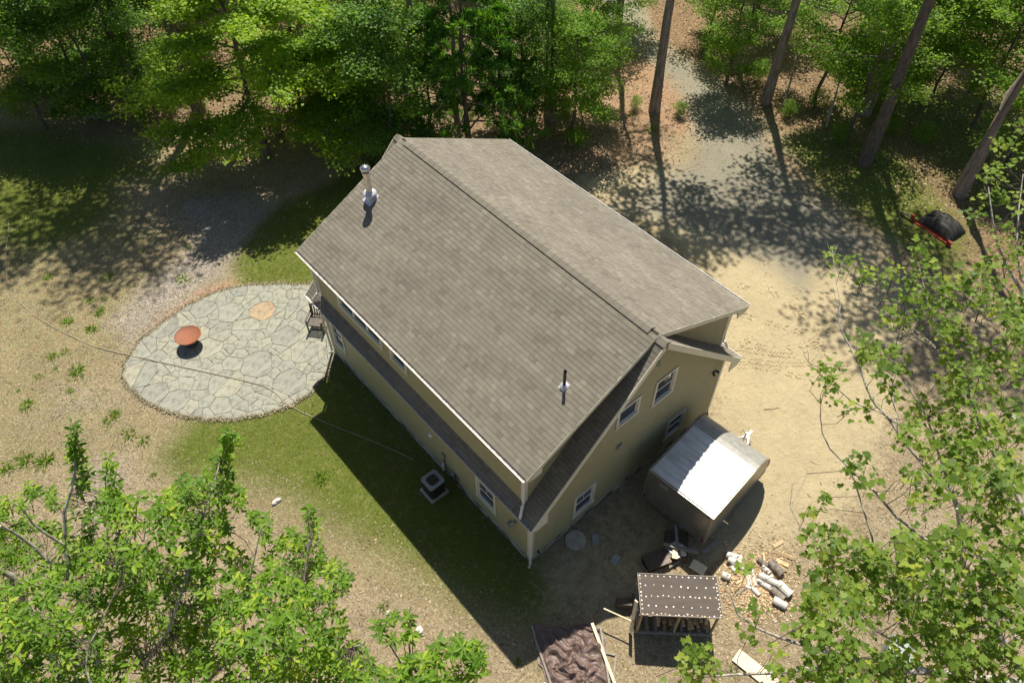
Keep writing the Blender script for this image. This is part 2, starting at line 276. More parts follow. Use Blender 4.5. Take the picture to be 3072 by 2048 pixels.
# ------------------------------------------------------------------ ground
def poly_w(X, Y, poly, soft=.6):
    """1 inside, 0 outside, soft edge (metres) of a world polygon"""
    P = np.array(poly)[:, :2]; n = len(P); d = np.full(X.shape, 1e9); ins = np.zeros(X.shape, bool)
    for i in range(n):
        a = P[i]; b = P[(i+1) % n]; e = b-a; l2 = e@e+1e-9
        t = np.clip(((X-a[0])*e[0]+(Y-a[1])*e[1])/l2, 0, 1); d = np.minimum(d, np.hypot(X-a[0]-t*e[0], Y-a[1]-t*e[1]))
        c = ((a[1] > Y) != (b[1] > Y)) & (X < (b[0]-a[0])*(Y-a[1])/(b[1]-a[1]+1e-12)+a[0]); ins ^= c
    s = np.where(ins, d, -d); return np.clip(s/soft*.5+.5, 0, 1)
def px(*pts): return [at(a, b)[:2] for a, b in pts]
zones = {
 'green': [(px((548, 600), (600, 520), (660, 470), (760, 430), (860, 360), (1000, 500), (740, 668), (560, 652)), 1.0),
           (px((385, 1045), (440, 990), (470, 966), (560, 962), (640, 945), (700, 920), (760, 860), (790, 820), (1217, 1290), (1275, 1360), (1235, 1400), (1120, 1370), (960, 1265), (760, 1170), (690, 1120), (560, 1075), (430, 1075)), 1.8),
           (px((-100, 270), (120, 290), (330, 330), (380, 400), (290, 430), (300, 480), (200, 560), (60, 600), (-80, 560)), 2.2, .72),
           (px((-60, 480), (90, 500), (60, 570), (-60, 620)), 1.5, .55),
           (px((1790, 330), (1850, 300), (2050, 330), (2130, 420), (2230, 540), (2200, 640), (2050, 560), (1900, 440)), 1.6, .75),
           (px((1850, 300), (1900, 240), (2050, 270), (2100, 340)), 1.6, .5),
           (px((1830, 260), (2000, 150), (2350, 200), (2500, 420), (2230, 520), (2050, 330)), 3, .52), (px((-80, 440), (120, 470), (300, 420), (430, 560), (300, 610), (-80, 640)), 2.5, .45)],
 'drygrass': [(px((-80, 560), (300, 600), (560, 590), (560, 650), (480, 680), (330, 760), (270, 850), (300, 900), (430, 970), (250, 1080), (-100, 1150)), 1.5, .8),
           (px((400, 1060), (560, 1080), (700, 1130), (1000, 1290), (1200, 1400), (1260, 1560), (1150, 1480), (950, 1380), (750, 1300), (560, 1160), (420, 1100)), .9),
           (px((1900, 330), (2200, 300), (2260, 430), (2100, 450), (1950, 400)), 2, .9)],
 'litter': [(px((-400, 250), (200, 270), (420, 330), (700, 340), (900, 330), (1180, 340), (1300, 420), (1400, 390), (1600, 300), (1750, 300), (1850, 420), (2050, 540), (2350, 700), (2600, 900), (3200, 300), (2500, -600), (1200, -300), (0, -300), (-600, 0)), 3, .95),
            (px((1640, 1300), (1740, 1250), (1850, 1290), (1870, 1400), (1700, 1440)), 1, .3)],
 'needles': [(px((1400, 120), (1470, 105), (1560, 200), (1600, 290), (1560, 320), (1480, 280), (1330, 290), (1220, 300), (1200, 260), (1330, 200)), 1.2, .95),
             (px((1700, 270), (1730, 290), (1850, 390), (1830, 410), (1770, 370), (1690, 300)), .8, .9), (px((1160, 330), (1500, 270), (1590, 330), (1560, 400), (1350, 400)), 2, .6),
             (px((470, 650), (560, 644), (745, 650), (745, 660), (560, 660), (480, 680), (330, 770), (320, 760)), .25, .9), (px((820, 1330), (1000, 1430), (1200, 1530), (1160, 1700), (900, 1600)), 1.5, .45)],
 'mulch': [(px((250, 740), (330, 660), (450, 560), (420, 470), (520, 440), (640, 470), (570, 560), (500, 640), (370, 730), (300, 790)), 1.2, .95),
           (px((120, 880), (250, 860), (300, 930), (180, 980), (60, 990)), 1.5, .5), (px((2050, 1200), (2150, 1150), (2300, 1400), (2050, 1450)), 1.5, .5), (px((180, 1050), (300, 1040), (280, 1200), (180, 1230)), 1.2, .7)],
 'sand': [(px((1340, 410), (1480, 380), (1640, 420), (1850, 500), (2040, 600), (2100, 700), (2060, 900), (2010, 1080), (1900, 1230), (1740, 1250), (1660, 1300), (1560, 1290), (1400, 1420), (1250, 1420), (1217, 1300), (1620, 930), (1640, 820), (1560, 560), (1340, 430)), 1.0)],
 'gravel': [(px((1440, 112), (1500, 95), (1600, 150), (1700, 240), (1770, 320), (1830, 420), (1960, 520), (2040, 560), (1900, 600), (1840, 680), (1800, 640), (1740, 600), (1620, 560), (1420, 470), (1520, 400), (1600, 360), (1590, 290), (1570, 230), (1510, 160)), 1.2, .92),
            (px((1440, 112), (1500, 95), (1380, -300), (1200, -300)), .8)],
}
BROWN_DIRT = px((1217, 1290), (1620, 945), (1700, 1080), (1560, 1280), (1500, 1330), (1300, 1480))  # browner dirt beside the gable wall, with less sand
XS = np.arange(-24, 66.01, .22); YS = np.arange(-24, 66.01, .22); GX, GY = np.meshgrid(XS, YS, indexing='ij')
def bumpy(x, y):
    z = .035*np.sin(x*.9+1.3*np.sin(y*.7))*np.cos(y*.8+.5) + .018*np.sin(x*2.3+y*1.7)*np.sin(y*2.9-x)
    near = np.clip(np.maximum(np.maximum(-1.2-x, x-9.7), np.maximum(-1.2-y, y-12.3))/2.5, 0, 1)   # level around the house
    pat = np.clip(np.hypot((x+1.6)/4.6, (y-14.0)/4.6)-1, 0, 1)
    far = np.clip((np.hypot(x-5, y-5)-14)/30, 0, 1)
    return (z*near*np.clip(pat*3, 0, 1) + far*.12*np.sin(x*.21+y*.13)*near)
GZ = bumpy(GX, GY)
def gz(x, y): return float(bumpy(np.array(float(x)), np.array(float(y))))
Wt = {}
for k, zs in zones.items():
    w = np.zeros(GX.shape)
    for z in zs:
        w = np.maximum(w, poly_w(GX, GY, z[0], z[1])*(z[2] if len(z) > 2 else 1))
    Wt[k] = w
dirt_w = poly_w(GX, GY, BROWN_DIRT, 1.5); Wt['sand'] *= 1-.55*dirt_w; Wt['green'] = np.clip(Wt['green']*1.3, 0, 1)
Wt['litter'] *= 1-np.clip(Wt['gravel']*1.3, 0, 1)
def in_poly(x, y, poly): return bool(poly_w(np.array([x]), np.array([y]), poly, .01)[0] > .5)
nI, nJ = GX.shape
idx = np.arange(nI*nJ).reshape(nI, nJ)
Q = np.stack([idx[:-1, :-1], idx[1:, :-1], idx[1:, 1:], idx[:-1, 1:]], -1).reshape(-1, 4)
fc = {k: ((w[:-1, :-1]+w[1:, 1:])/2).ravel() for k, w in Wt.items()}
cx_ = ((GX[:-1, :-1]+GX[1:, 1:])/2).ravel(); cy_ = ((GY[:-1, :-1]+GY[1:, 1:])/2).ravel()
zone_of = np.zeros(len(Q), int)
zone_of[fc['litter'] > .5] = 3; zone_of[fc['green'] > .5] = 1; zone_of[(fc['gravel'] > .5)] = 2
PV = np.stack([GX.ravel(), GY.ravel(), GZ.ravel()], -1)
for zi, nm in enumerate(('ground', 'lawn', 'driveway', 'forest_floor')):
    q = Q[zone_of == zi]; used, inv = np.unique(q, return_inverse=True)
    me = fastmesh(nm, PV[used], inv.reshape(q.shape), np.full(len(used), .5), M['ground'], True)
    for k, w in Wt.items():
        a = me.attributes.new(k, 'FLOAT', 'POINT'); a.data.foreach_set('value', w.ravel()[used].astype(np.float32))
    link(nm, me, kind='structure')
# land beyond the detailed sheet
mb = MB(); a, b = -24, 65.96
o4 = [(-600, -600), (700, -600), (700, 700), (-600, 700)]; i4 = [(a, a), (b, a), (b, b), (a, b)]
mb.add([(x, y, -.03) for x, y in o4+i4], [(0, 1, 5, 4), (1, 2, 6, 5), (2, 3, 7, 6), (3, 0, 4, 7)])
o = mb.build('terrain', M['ground'], kind='structure')
at_ = o.data.attributes.new('litter', 'FLOAT', 'POINT'); at_.data.foreach_set('value', [1.0]*8)

# ------------------------------------------------------------------ patio of flagstones
pat_out = np.array(px((745, 655), (700, 656), (640, 654), (560, 657), (500, 671), (430, 703), (368, 747), (322, 785), (292, 828), (280, 862), (298, 890), (340, 925), (400, 950), (470, 963), (540, 963), (610, 950), (670, 931), (715, 901), (748, 862), (768, 824), (768, 814)))
wall_end = [(-.05, 11.1), (-.05, 12.4), (1.6, 13.6)]
pat_out = [tuple(p) for p in pat_out]
def clip(poly, nx, ny, c):          # keep nx*x+ny*y <= c
    out = []
    for i in range(len(poly)):
        p, q = poly[i], poly[(i+1) % len(poly)]; dp = nx*p[0]+ny*p[1]-c; dq = nx*q[0]+ny*q[1]-c
        if dp <= 0: out.append(p)
        if dp*dq < 0: t = dp/(dp-dq); out.append((p[0]+t*(q[0]-p[0]), p[1]+t*(q[1]-p[1])))
    return out
patio = empty('patio', (-2.4, 14.0, 0), kind='structure')
hull = sorted(set((round(x, 3), round(y, 3)) for x, y in pat_out+[(.9, 12.6), (1.6, 14.4)]))
def cr(o, a, b): return (a[0]-o[0])*(b[1]-o[1])-(a[1]-o[1])*(b[0]-o[0])
lo = []
for p in hull:
    while len(lo) > 1 and cr(lo[-2], lo[-1], p) <= 0: lo.pop()
    lo.append(p)
hi = []
for p in reversed(hull):
    while len(hi) > 1 and cr(hi[-2], hi[-1], p) <= 0: hi.pop()
    hi.append(p)
hull = lo[:-1]+hi[:-1]
def inset(poly, d):
    out = poly
    for i in range(len(poly)):
        p, q = poly[i], poly[(i+1) % len(poly)]; ex, ey = q[0]-p[0], q[1]-p[1]; l = math.hypot(ex, ey)
        if l < 1e-4: continue
        nx, ny = ey/l, -ex/l; out = clip(out, nx, ny, nx*p[0]+ny*p[1]-d)
        if len(out) < 3: return []
    return out
off = lambda poly, loc: [(x-loc[0], y-loc[1]) for x, y in poly]
PL = (-2.4, 14.0)
MB().prism(off(hull, PL), -.05, .012).build('joint_bed', M['joint'], patio)
ORG = [tuple(at(*q)[:2]) for q in ((510, 830), (455, 868), (615, 712))]; STONES = []; sites = []; tries = 0; xs = [p[0] for p in hull]; ys = [p[1] for p in hull]
while len(sites) < 125 and tries < 20000:
    tries += 1; x = random.uniform(min(xs), max(xs)); y = random.uniform(min(ys), max(ys))
    if not in_poly(x, y, hull): continue
    r = random.choice((.30, .42, .54, .66, .74)) if tries < 9000 else .28
    if all(math.hypot(x-a, y-b) > (r+c)*.72 for a, b, c in sites): sites.append((x, y, r))
for i, (x, y, r) in enumerate(sites):
    poly = hull
    for j, (a, b, c) in enumerate(sites):
        if i == j or math.hypot(a-x, b-y) > 2.6: continue
        nx, ny = a-x, b-y; d2 = nx*nx+ny*ny; k = .5+(r*r-c*c)/(2*d2)
        k = min(max(k, .25), .75)
        poly = clip(poly, nx, ny, nx*(x+nx*k)+ny*(y+ny*k))
        if len(poly) < 3: break
    if len(poly) < 3: continue
    polys = [poly]
    ar = abs(sum(p[0]*q[1]-q[0]*p[1] for p, q in zip(poly, poly[1:]+poly[:1])))/2
    if ar > .22 and random.random() < .6:
        a = random.uniform(0, 3.14); nx, ny = math.cos(a), math.sin(a); mx_ = sum(p[0] for p in poly)/len(poly); my_ = sum(p[1] for p in poly)/len(poly); c = nx*mx_+ny*my_+random.uniform(-.08, .08)
        polys = [clip(poly, nx, ny, c), clip(poly, -nx, -ny, -c)]
    for poly in polys: STONES.append(inset(poly, .0045) if len(poly) > 2 else [])
for poly in STONES:
    if len(poly) < 3: continue
    # knock the corners about a little so the joints are not ruler straight
    q = []
    for p0, p1 in zip(poly, poly[1:]+poly[:1]):
        q.append((p0[0]+random.uniform(-.006, .006), p0[1]+random.uniform(-.006, .006)))
        l = math.hypot(p1[0]-p0[0], p1[1]-p0[1])
        if l > .25:
            t = random.uniform(.35, .65); dn = random.uniform(-.004, .012); q.append((p0[0]+(p1[0]-p0[0])*t-(p1[1]-p0[1])/l*-dn*-1, p0[1]+(p1[1]-p0[1])*t+(p1[0]-p0[0])/l*dn))
    cx0 = sum(p[0] for p in q)/len(q); cy0 = sum(p[1] for p in q)/len(q)
    tone = min(max(random.gauss(.52, .13), 0), .84)
    if any(math.hypot(cx0-ox, cy0-oy) < .22 for ox, oy in ORG): tone = 1.0
    o = MB().prism(off(q, (cx0, cy0)), 0, .045+random.uniform(-.003, .004), tone=tone, bevel=.006).build('flagstone', M['stone'], patio)
    o.location = (cx0-PL[0], cy0-PL[1], 0)

# ------------------------------------------------------------------ house
W, L, H, HE, E_, OV = 8.5, 11.076, 7.62, 3.198, .243, .359
HD, ED, DN, DF, HR = 5.487, .225, -.044, -.037, 7.661
DW = .30                                           # dormer end walls stand this far in from the gable ends
house = empty('house', (0, 0, 0), label='two-storey olive house with brown shingled roof and long shed dormers', cat='house')
def siding(name, O, U, n, rng_fn, z0, z1, holes=(), lap=.105):
    O, U, n = Vector(O), Vector(U), Vector(n); mb = MB(); z = z0
    while z < z1-.01:
        zt = min(z+lap, z1); a0, b0 = rng_fn(z); a1, b1 = rng_fn(zt)
        if b0-a0 < .02: break
        cuts = sorted((h[0], h[1]) for h in holes if h[2] < (z+zt)/2 < h[3]); segs = []; cur = a0; curt = a1
        for c0, c1 in cuts: segs.append((cur, c0, curt, c0)); cur = curt = c1
        segs.append((cur, b0, curt, max(b1, curt)))
        for s0, s1, t0, t1 in segs:
            A = O+U*s0+Vector((0, 0, z)); B = O+U*s1+Vector((0, 0, z)); C = O+U*t1+Vector((0, 0, zt)); D = O+U*t0+Vector((0, 0, zt)); k = n*.021
            mb.add([A+k, B+k, C+n*.002, D+n*.002, A, B], [(0, 1, 2, 3), (0, 4, 5, 1)])
        z = zt
    return mb.build(name, M['siding'], house)
G0 = .30
slm = (H-HE)/(W/2+E_); sld = (HR-HD)/(W/2+ED)
mz = lambda x: HE+(x+E_)*slm if x < W/2 else HE+(W+E_-x)*slm           # main roof height
dz = lambda x: HD+(x+ED)*sld if x < W/2 else HD+(W+ED-x)*sld
def gable_rng(z):
    zz = z+.20; a = max(0, (zz-HE)/slm-E_); return (a, W-a)
win_g = [(4.73, 5.68, 3.92, 5.14, 'double'), (3.17, 4.10, 4.32, 5.16, 'small'), (5.97, 6.84, .76, 1.89, 'double'), (1.76, 2.66, .69, 1.97, 'grid')]
holes_g = [(a+.06, b-.06, c+.06, d-.06) for a, b, c, d, _ in win_g]
siding('gable_wall', (0, 0, 0), (1, 0, 0), (0, -1, 0), gable_rng, G0, H-.2, holes_g)
siding('gable_wall', (W, L, 0), (-1, 0, 0), (0, 1, 0), gable_rng, G0, H-.2)
win_l = [(9.93, 10.72, 1.02, 2.24, 'double'), (1.56, 2.49, .90, 2.14, 'grid')]
win_d = [(6.93, 9.42, 4.06, 5.06, 'triple'), (5.62, 6.50, 4.05, 5.06, 'small')]
siding('side_wall', (0, L, 0), (0, -1, 0), (-1, 0, 0), lambda z: (0, L), G0, HE+.2, [(L-b+.06, L-a-.06, c+.06, d-.06) for a, b, c, d, _ in win_l])
siding('side_wall', (W, 0, 0), (0, 1, 0), (1, 0, 0), lambda z: (0, L), G0, HE+.2)
siding('dormer_wall', (.012, L-DW, 0), (0, -1, 0), (-1, 0, 0), lambda z: (0, L-2*DW), HE+.30, HD+.03, [(L-DW-b+.06, L-DW-a-.06, c+.06, d-.06) for a, b, c, d, _ in win_d])
siding('dormer_wall', (W-.012, DW, 0), (0, 1, 0), (1, 0, 0), lambda z: (0, L-2*DW), HE+.30, HD+.03)
def cheek(s, z):       # dormer end walls: between main roof and dormer roof
    a = max(0.0, (z+.16-HD)/sld-ED); b = min(W/2, (z-HE)/slm-E_+.02)
    return (a, b)
for yy, n in ((DW, (0, -1, 0)), (L-DW, (0, 1, 0))):
    if n[1] < 0:
        siding('dormer_end_wall', (.012, yy, 0), (1, 0, 0), n, lambda z: cheek(0, z), HE+.35, H-.1)
        siding('dormer_end_wall', (W-.012-W/2, yy, 0), (1, 0, 0), n, lambda z: (W/2-cheek(0, z)[1], W/2-cheek(0, z)[0]), HE+.35, H-.1)
    else:
        siding('dormer_end_wall', (W/2, yy, 0), (-1, 0, 0), n, lambda z: (W/2-cheek(0, z)[1], W/2-cheek(0, z)[0]), HE+.35, H-.1)
        siding('dormer_end_wall', (W-.012, yy, 0), (-1, 0, 0), n, lambda z: cheek(0, z), HE+.35, H-.1)
# solid core behind the siding so that nothing shows through
mb = MB(); mb.prism([(.14, .14), (W-.14, .14), (W-.14, L-.14), (.14, L-.14)], .02, HE+.1); mb.prism([(.2, DW+.1), (W-.2, DW+.1), (W-.2, L-DW-.1), (.2, L-DW-.1)], HE+.1, HD-.02)
yc = .14
mb.add([(.2, yc, HE+.1), (W-.2, yc, HE+.1), (W/2, yc, H-.35), (.2, L-yc, HE+.1), (W-.2, L-yc, HE+.1), (W/2, L-yc, H-.35)], [(0, 1, 2), (3, 5, 4), (0, 2, 5, 3), (1, 4, 5, 2)])
mb.build('wall_core', M['screen'], house)
mb = MB()
for c, d in (((W/2, .06, .15), (W+.02, .16, .305)), ((W/2, L-.06, .15), (W+.02, .16, .305)), ((.06, L/2, .15), (.16, L-.32, .305)), ((W-.06, L/2, .15), (.16, L-.32, .305))): mb.box(c, d)
mb.build('foundation', M['foundation'], house)
# corner boards, water table
def board(name, a, b, w, h, m='trim', up=(0, 0, 1), par=None): return MB().beam(a, b, w, h, up=up).build(name, M[m], par or house)
for (x, y) in ((0, 0), (W, 0), (0, L), (W, L)):
    sx = -1 if x == 0 else 1; sy = -1 if y == 0 else 1
    MB().box((x+sx*.012, y-sy*.045, (G0+HE)/2), (.03, .12, HE-G0)).box((x-sx*.05, y+sy*.012, (G0+HE)/2+.05), (.12, .03, HE-G0+.1)).build('corner_board', M['trim'], house)
for (x, y) in ((0, DW), (W, DW), (0, L-DW), (W, L-DW)):
    sx = -1 if x == 0 else 1; sy = -1 if y < 1 else 1
    MB().box((x+sx*.008, y-sy*.045, (HE+HD)/2+.15), (.03, .12, HD-HE-.32)).box((x-sx*.05, y+sy*.012, (HE+HD)/2+.17), (.12, .03, HD-HE-.3)).build('corner_board', M['trim'], house)
def window(O, U, n, u0, u1, z0, z1, style):
    O, U, n = Vector(O), Vector(U), Vector(n); up = Vector((0, 0, 1)); w = empty('window'); w.parent = house; c = O+U*((u0+u1)/2)+up*((z0+z1)/2); w.location = c
    hw, hh = (u1-u0)/2, (z1-z0)/2; fw = .085
    def bx(mb, cu, cz, su, sz, dep, pos): 
        m = Matrix((U, n, up)).transposed(); mb.box(U*cu+up*cz+n*pos, (su, dep, sz), rot=m)
    f = MB(); bx(f, 0, hh-fw/2, 2*hw, fw, .07, .012); bx(f, 0, -hh+fw/2, 2*hw+.06, fw, .085, .018)
    bx(f, -hw+fw/2, 0, fw, 2*(hh-fw), .07, .010); bx(f, hw-fw/2, 0, fw, 2*(hh-fw), .07, .010); f.build('window_frame', M['trim'], w)
    n_l = 3 if style == 'triple' else 1; iw = 2*(hw-fw)/n_l
    for k in range(n_l):
        cu = -hw+fw+iw*(k+.5); s = MB(); t = .035; ih = 2*(hh-fw)
        bx(s, cu-iw/2+t/2, 0, t, ih, .04, -.012); bx(s, cu+iw/2-t/2, 0, t, ih, .04, -.012); bx(s, cu, ih/2-t/2, iw-2*t, t, .04, -.012); bx(s, cu, -ih/2+t/2, iw-2*t, t, .04, -.012)
        if style in ('double', 'grid', 'triple'): bx(s, cu, 0, iw-2*t, .03, .036, -.010)
        s.build('window_sash', M['white'], w)
        if style in ('grid', 'triple'):
            g = MB(); bx(g, cu, ih*.25, .016, ih*.5-.04, .014, -.018); bx(g, cu, ih*.25, iw-2*t, .016, .012, -.0175); g.build('muntin', M['white'], w)
        g = MB(); bx(g, cu, 0, iw-.01, ih-.01, .008, -.03); g.build('window_pane', M['glass'] if style != 'double' else M['glass'], w)
for a, b, c, d, s in win_g: window((0, 0, 0), (1, 0, 0), (0, -1, 0), a, b, c, d, s)
for a, b, c, d, s in win_l: window((0, 0, 0), (0, -1, 0), (-1, 0, 0), -b, -a, c, d, s)
for a, b, c, d, s in win_d: window((.012, 0, 0), (0, -1, 0), (-1, 0, 0), -b, -a, c, d, s)

# --- roofs
EXP = .1378
WID = (.13, .17, .21, .27); TONES = 7
def tab_mesh_data(w, thick):
    w2 = w/2-.0015; l = EXP-.011; t = thick  # tabs cut short so the dark deck draws each butt's shadow line
    return [(-w2, 0, t), (w2, 0, t), (w2, l, t*.75), (-w2, l, t*.75), (-w2, 0, 0), (w2, 0, 0), (w2, l, 0), (-w2, l, 0)], [(0, 1, 2, 3), (4, 5, 1, 0), (0, 3, 7, 4), (1, 5, 6, 2)]
_tabs = {}
def tab_mesh(wi, ti, tone):
    k = (wi, ti, tone)
    if k not in _tabs:
        v, f = tab_mesh_data(WID[wi], (.013, .019)[ti]); _tabs[k] = MB().add(v, f, tone=(tone+.5)/TONES).mesh('shingle', M['shingle'])
    return _tabs[k]
def roof(name, O, V, N_, y0, y1, length, singles=0, near=None, keep=None):
    """shingle courses over a slope: O eave point at y0, V up-slope, rows parallel to Y"""
    O, V, N_ = Vector(O), Vector(V).normalized(), Vector(N_).normalized(); Yv = Vector((0, 1, 0)); sgn = 1 if Yv.cross(V).dot(N_) > 0 else -1; U = Yv*sgn
    deck = MB(); t = .11; run = y1-y0
    a = O-N_*.012; b = a+V*length; c = b+Yv*run; d = a+Yv*run; deck.add([a, b, c, d]+[p-N_*t for p in (a, b, c, d)], [(0, 1, 2, 3), (7, 6, 5, 4), (0, 4, 5, 1), (1, 5, 6, 2), (2, 6, 7, 3), (3, 7, 4, 0)])
    part = deck.build(name, M['gapshade'], house)
    rows = int(math.ceil(length/EXP)); tabs = []
    for r in range(rows):
        v0 = r*EXP-.02; y = -.012+(r % 3)*.0; y -= random.uniform(0, .15) if run > 2 else 0; end = run+.012
        l = min(EXP, length-r*EXP)
        if l < .03: continue
        first = True
        while y < end-.01:
            wi = random.randrange(4); w = WID[wi]; a0 = max(y, -.012); b0 = min(y+w, end)
            full = (a0 == y and b0 == y+w and l > EXP-.001)
            tone = min(TONES-1, max(0, int(random.gauss(3.0, 1.25)+.8*math.sin(r*.7+y*1.3)+.5)))
            if b0-a0 > .02: tabs.append((v0, a0, b0, wi, random.randrange(2), tone, full, l))
            y += w
    rot = Matrix((U, V, N_)).transposed()
    sel = set()
    if singles:
        def dist(i):
            q = O+V*tabs[i][0]+Yv*(tabs[i][1]); return (q-Vector(CAM)).length
        sel = set(sorted((i for i in range(len(tabs)) if tabs[i][6]), key=dist)[:singles])
    mb = MB()
    for i, (v0, a0, b0, wi, ti, tone, full, l) in enumerate(tabs):
        c = O+V*v0+Yv*((a0+b0)/2)
        if i in sel:
            o = link('shingle', tab_mesh(wi, ti, tone), part); o.matrix_local = Matrix.Translation(c) @ rot.to_4x4(); continue
        vs, f = tab_mesh_data(b0-a0, (.013, .019)[ti])
        if l < EXP-.001: vs = [(x, min(y_, l), z) for x, y_, z in vs]
        mb.add([c+rot @ Vector(p) for p in vs], f, tone=(tone+.5)/TONES)
    mb.build('shingles', M['shingle'], part, kind='stuff')
    return part
Ld = math.hypot(W/2+ED, HR-HD); Lm = math.hypot(W/2+E_, H-HE)
dV = (W/2+ED, 0, HR-HD); dN = (-(HR-HD), 0, W/2+ED); mV = (W/2+E_, 0, H-HE); mN = (-(H-HE), 0, W/2+E_)
fl = lambda v: (-v[0], v[1], v[2])
roof('dormer_roof', (-ED, DN, HD), dV, dN, DN, L-DF, Ld, singles=300)
roof('dormer_roof', (W+ED, DN, HD), fl(dV), fl(dN), DN, L-DF, Ld)
for sx in (0, 1):
    ex = -E_ if sx == 0 else W+E_; v, n = (mV, mN) if sx == 0 else (fl(mV), fl(mN))
    roof('main_roof', (ex, -OV, HE), v, n, -OV, DW+.002, Lm)
    roof('main_roof', (ex, DW+.002, HE), v, n, DW+.002, L-DW-.002, (E_+.03)*math.hypot(1, slm))
    roof('main_roof', (ex, L-DW-.002, HE), v, n, L-DW-.002, L+OV, Lm)
# ridge vent and caps
def ridge(y0, y1, z, sl_, n=.26):
    mb = MB(); y = y0; hw = .15
    while y < y1:
        ye = min(y+n, y1); tone = random.uniform(.3, .75); h = .030
        for s in (-1, 1):
            p = [(W/2, y-.02, z+h+.012), (W/2+s*hw, y-.02, z+h+.010-hw*sl_), (W/2+s*hw, ye, z+h-hw*sl_), (W/2, ye, z+h)]
            q = [(a, b, c-.03) for a, b, c in p]
            mb.add(p+q, [(0, 1, 2, 3) if s < 0 else (3, 2, 1, 0), (0, 1, 5, 4), (1, 2, 6, 5)], tone)
        y = ye
    return mb
ridge(DN+.25, L-DF-.25, HR+.012, sld).build('ridge_vent', M['shingle'], house)
ridge(-OV, DN+.02, H+.0, slm*.75).build('ridge_cap', M['shingle'], house); ridge(L-DF, L+OV, H, slm*.75).build('ridge_cap', M['shingle'], house)
# rake boards, fascias, soffits, eave returns
for yy, s in ((-OV, -1), (L+OV, 1)):
    for ex, mx in ((-E_, 1), (W+E_, -1)):
        a = Vector((ex, yy+s*.012, HE-.10)); b = Vector((W/2+mx*-.0, yy+s*.012, H-.10)); MB().beam(a, b, .024, .19).build('rake_board', M['trim'], house)
        MB().beam(Vector((ex, yy-s*(OV/2-.01), HE-.145)), Vector((W/2, yy-s*(OV/2-.01), H-.145)), OV-.03, .012).build('soffit', M['trim'], house)
        # return: triangular box closing the eave
        x0 = ex; x1 = ex+mx*.52; zt = HE-.12; mb = MB()
        P = [(x0, zt), (x1, HE+.40-.12), (x1, zt-.10), (x0+mx*.10, zt-.10)]
        for q in (0,): 
            y_a, y_b = yy+s*.026, yy+s*.002
            mb.add([(x, y_a, z) for x, z in P]+[(x, y_b, z) for x, z in P], [(0, 1, 2, 3), (7, 6, 5, 4), (0, 4, 5, 1), (1, 5, 6, 2), (2, 6, 7, 3), (3, 7, 4, 0)])
        mb.build('eave_return', M['trim'], house)
for yy, s in ((DN, -1), (L-DF, 1)):
    for ex, mx in ((-ED, 1), (W+ED, -1)):
        MB().beam((ex, yy+s*.012, HD-.085), (W/2-mx*.0, yy+s*.012, HR-.085), .022, .16).build('rake_board', M['trim'], house)
        MB().beam((ex, yy-s*.17, HD-.130), (W/2, yy-s*.17, HR-.130), .32, .012).build('soffit', M['trim'], house)
        x1 = ex+mx*.50; zt = HD-.10; P = [(ex, zt), (x1, HD+.24-.10), (x1, zt-.09), (ex+mx*.10, zt-.09)]; mb = MB(); y_a, y_b = yy+s*.025, yy+s*.002
        mb.add([(x, y_a, z) for x, z in P]+[(x, y_b, z) for x, z in P], [(0, 1, 2, 3), (7, 6, 5, 4), (0, 4, 5, 1), (1, 5, 6, 2), (2, 6, 7, 3), (3, 7, 4, 0)]); mb.build('eave_return', M['trim'], house)
def gutter(x, s, z, y0, y1, name='gutter'):
    g = MB(); prof = [(0, 0), (0, -.10), (.075, -.10), (.105, -.03), (.115, 0), (.105, .004)]
    vs = [(x+s*a, y, z+b) for y in (y0, y1) for a, b in prof]; n = len(prof)
    g.add(vs, [(i, i+1, n+i+1, n+i) for i in range(n-1)]); g.add(vs[:n], [(0, 1, 2, 3, 4)]); g.add(vs[n:], [(4, 3, 2, 1, 0)])
    g.box((x+s*.113, (y0+y1)/2, z+.003), (.016, y1-y0, .012))
    gg = g.build(name, M['white'], house)
    MB().box((x+s*.052, (y0+y1)/2, z-.030), (.088, y1-y0-.02, .006)).build('gutter_bed', M['gutterleaf'], gg)
gutter(-ED-.002, -1, HD-.03, DN, L-DF); gutter(W+ED+.002, 1, HD-.03, DN, L-DF)
for x, s in ((-E_-.002, -1), (W+E_+.002, 1)): gutter(x, s, HE-.03, -OV, L+OV)
for x, zt in ((-E_, HE), (W+E_, HE), (-ED, HD), (W+ED, HD)):
    s = 1 if x < 0 else -1; MB().box((x+s*.012, L/2, zt-.115), (.022, L-.02, .17)).build('fascia', M['trim'], house); MB().box((x+s*.19, L/2, zt-.20), (.33, L-.04, .012)).build('eave_soffit', M['trim'], house)
# downspouts
def pipe(name, pts, r=.042, m='trim', par=None): return MB().tube(pts, r, 8).build(name, M[m], par or house)
for y, s in ((.20, 1), (L-.20, -1)):
    pipe('downspout', [(-ED-.05, y-s*.06, HD-.13), (-.06, y+s*.05, HD-.42), (-.065, y+s*.05, HE+.42), (-.12, y+s*.03, HE+.36), (-E_-.02, y-s*.06, HE+.12), (-E_-.07, y-s*.08, HE+.02)], .045, 'white')
    pipe('downspout', [(-E_-.06, y-s*.38, HE-.13), (-.07, y-s*.29, HE-.45), (-.07, y-s*.29, .16), (-.16, y-s*.33, .07)], .045, 'trim')
pipe('downspout', [(W+ED+.05, .24, HD-.13), (W+.06, .3, HD-.42), (W+.065, .3, HE+.42), (W+.15, .28, HE+.38), (W+E_+.02, .2, HE+.1)], .045, 'white')
pipe('downspout', [(W+E_+.06, -.05, HE-.13), (W+.07, .08, HE-.45), (W+.07, .08, .1)], .045, 'trim')
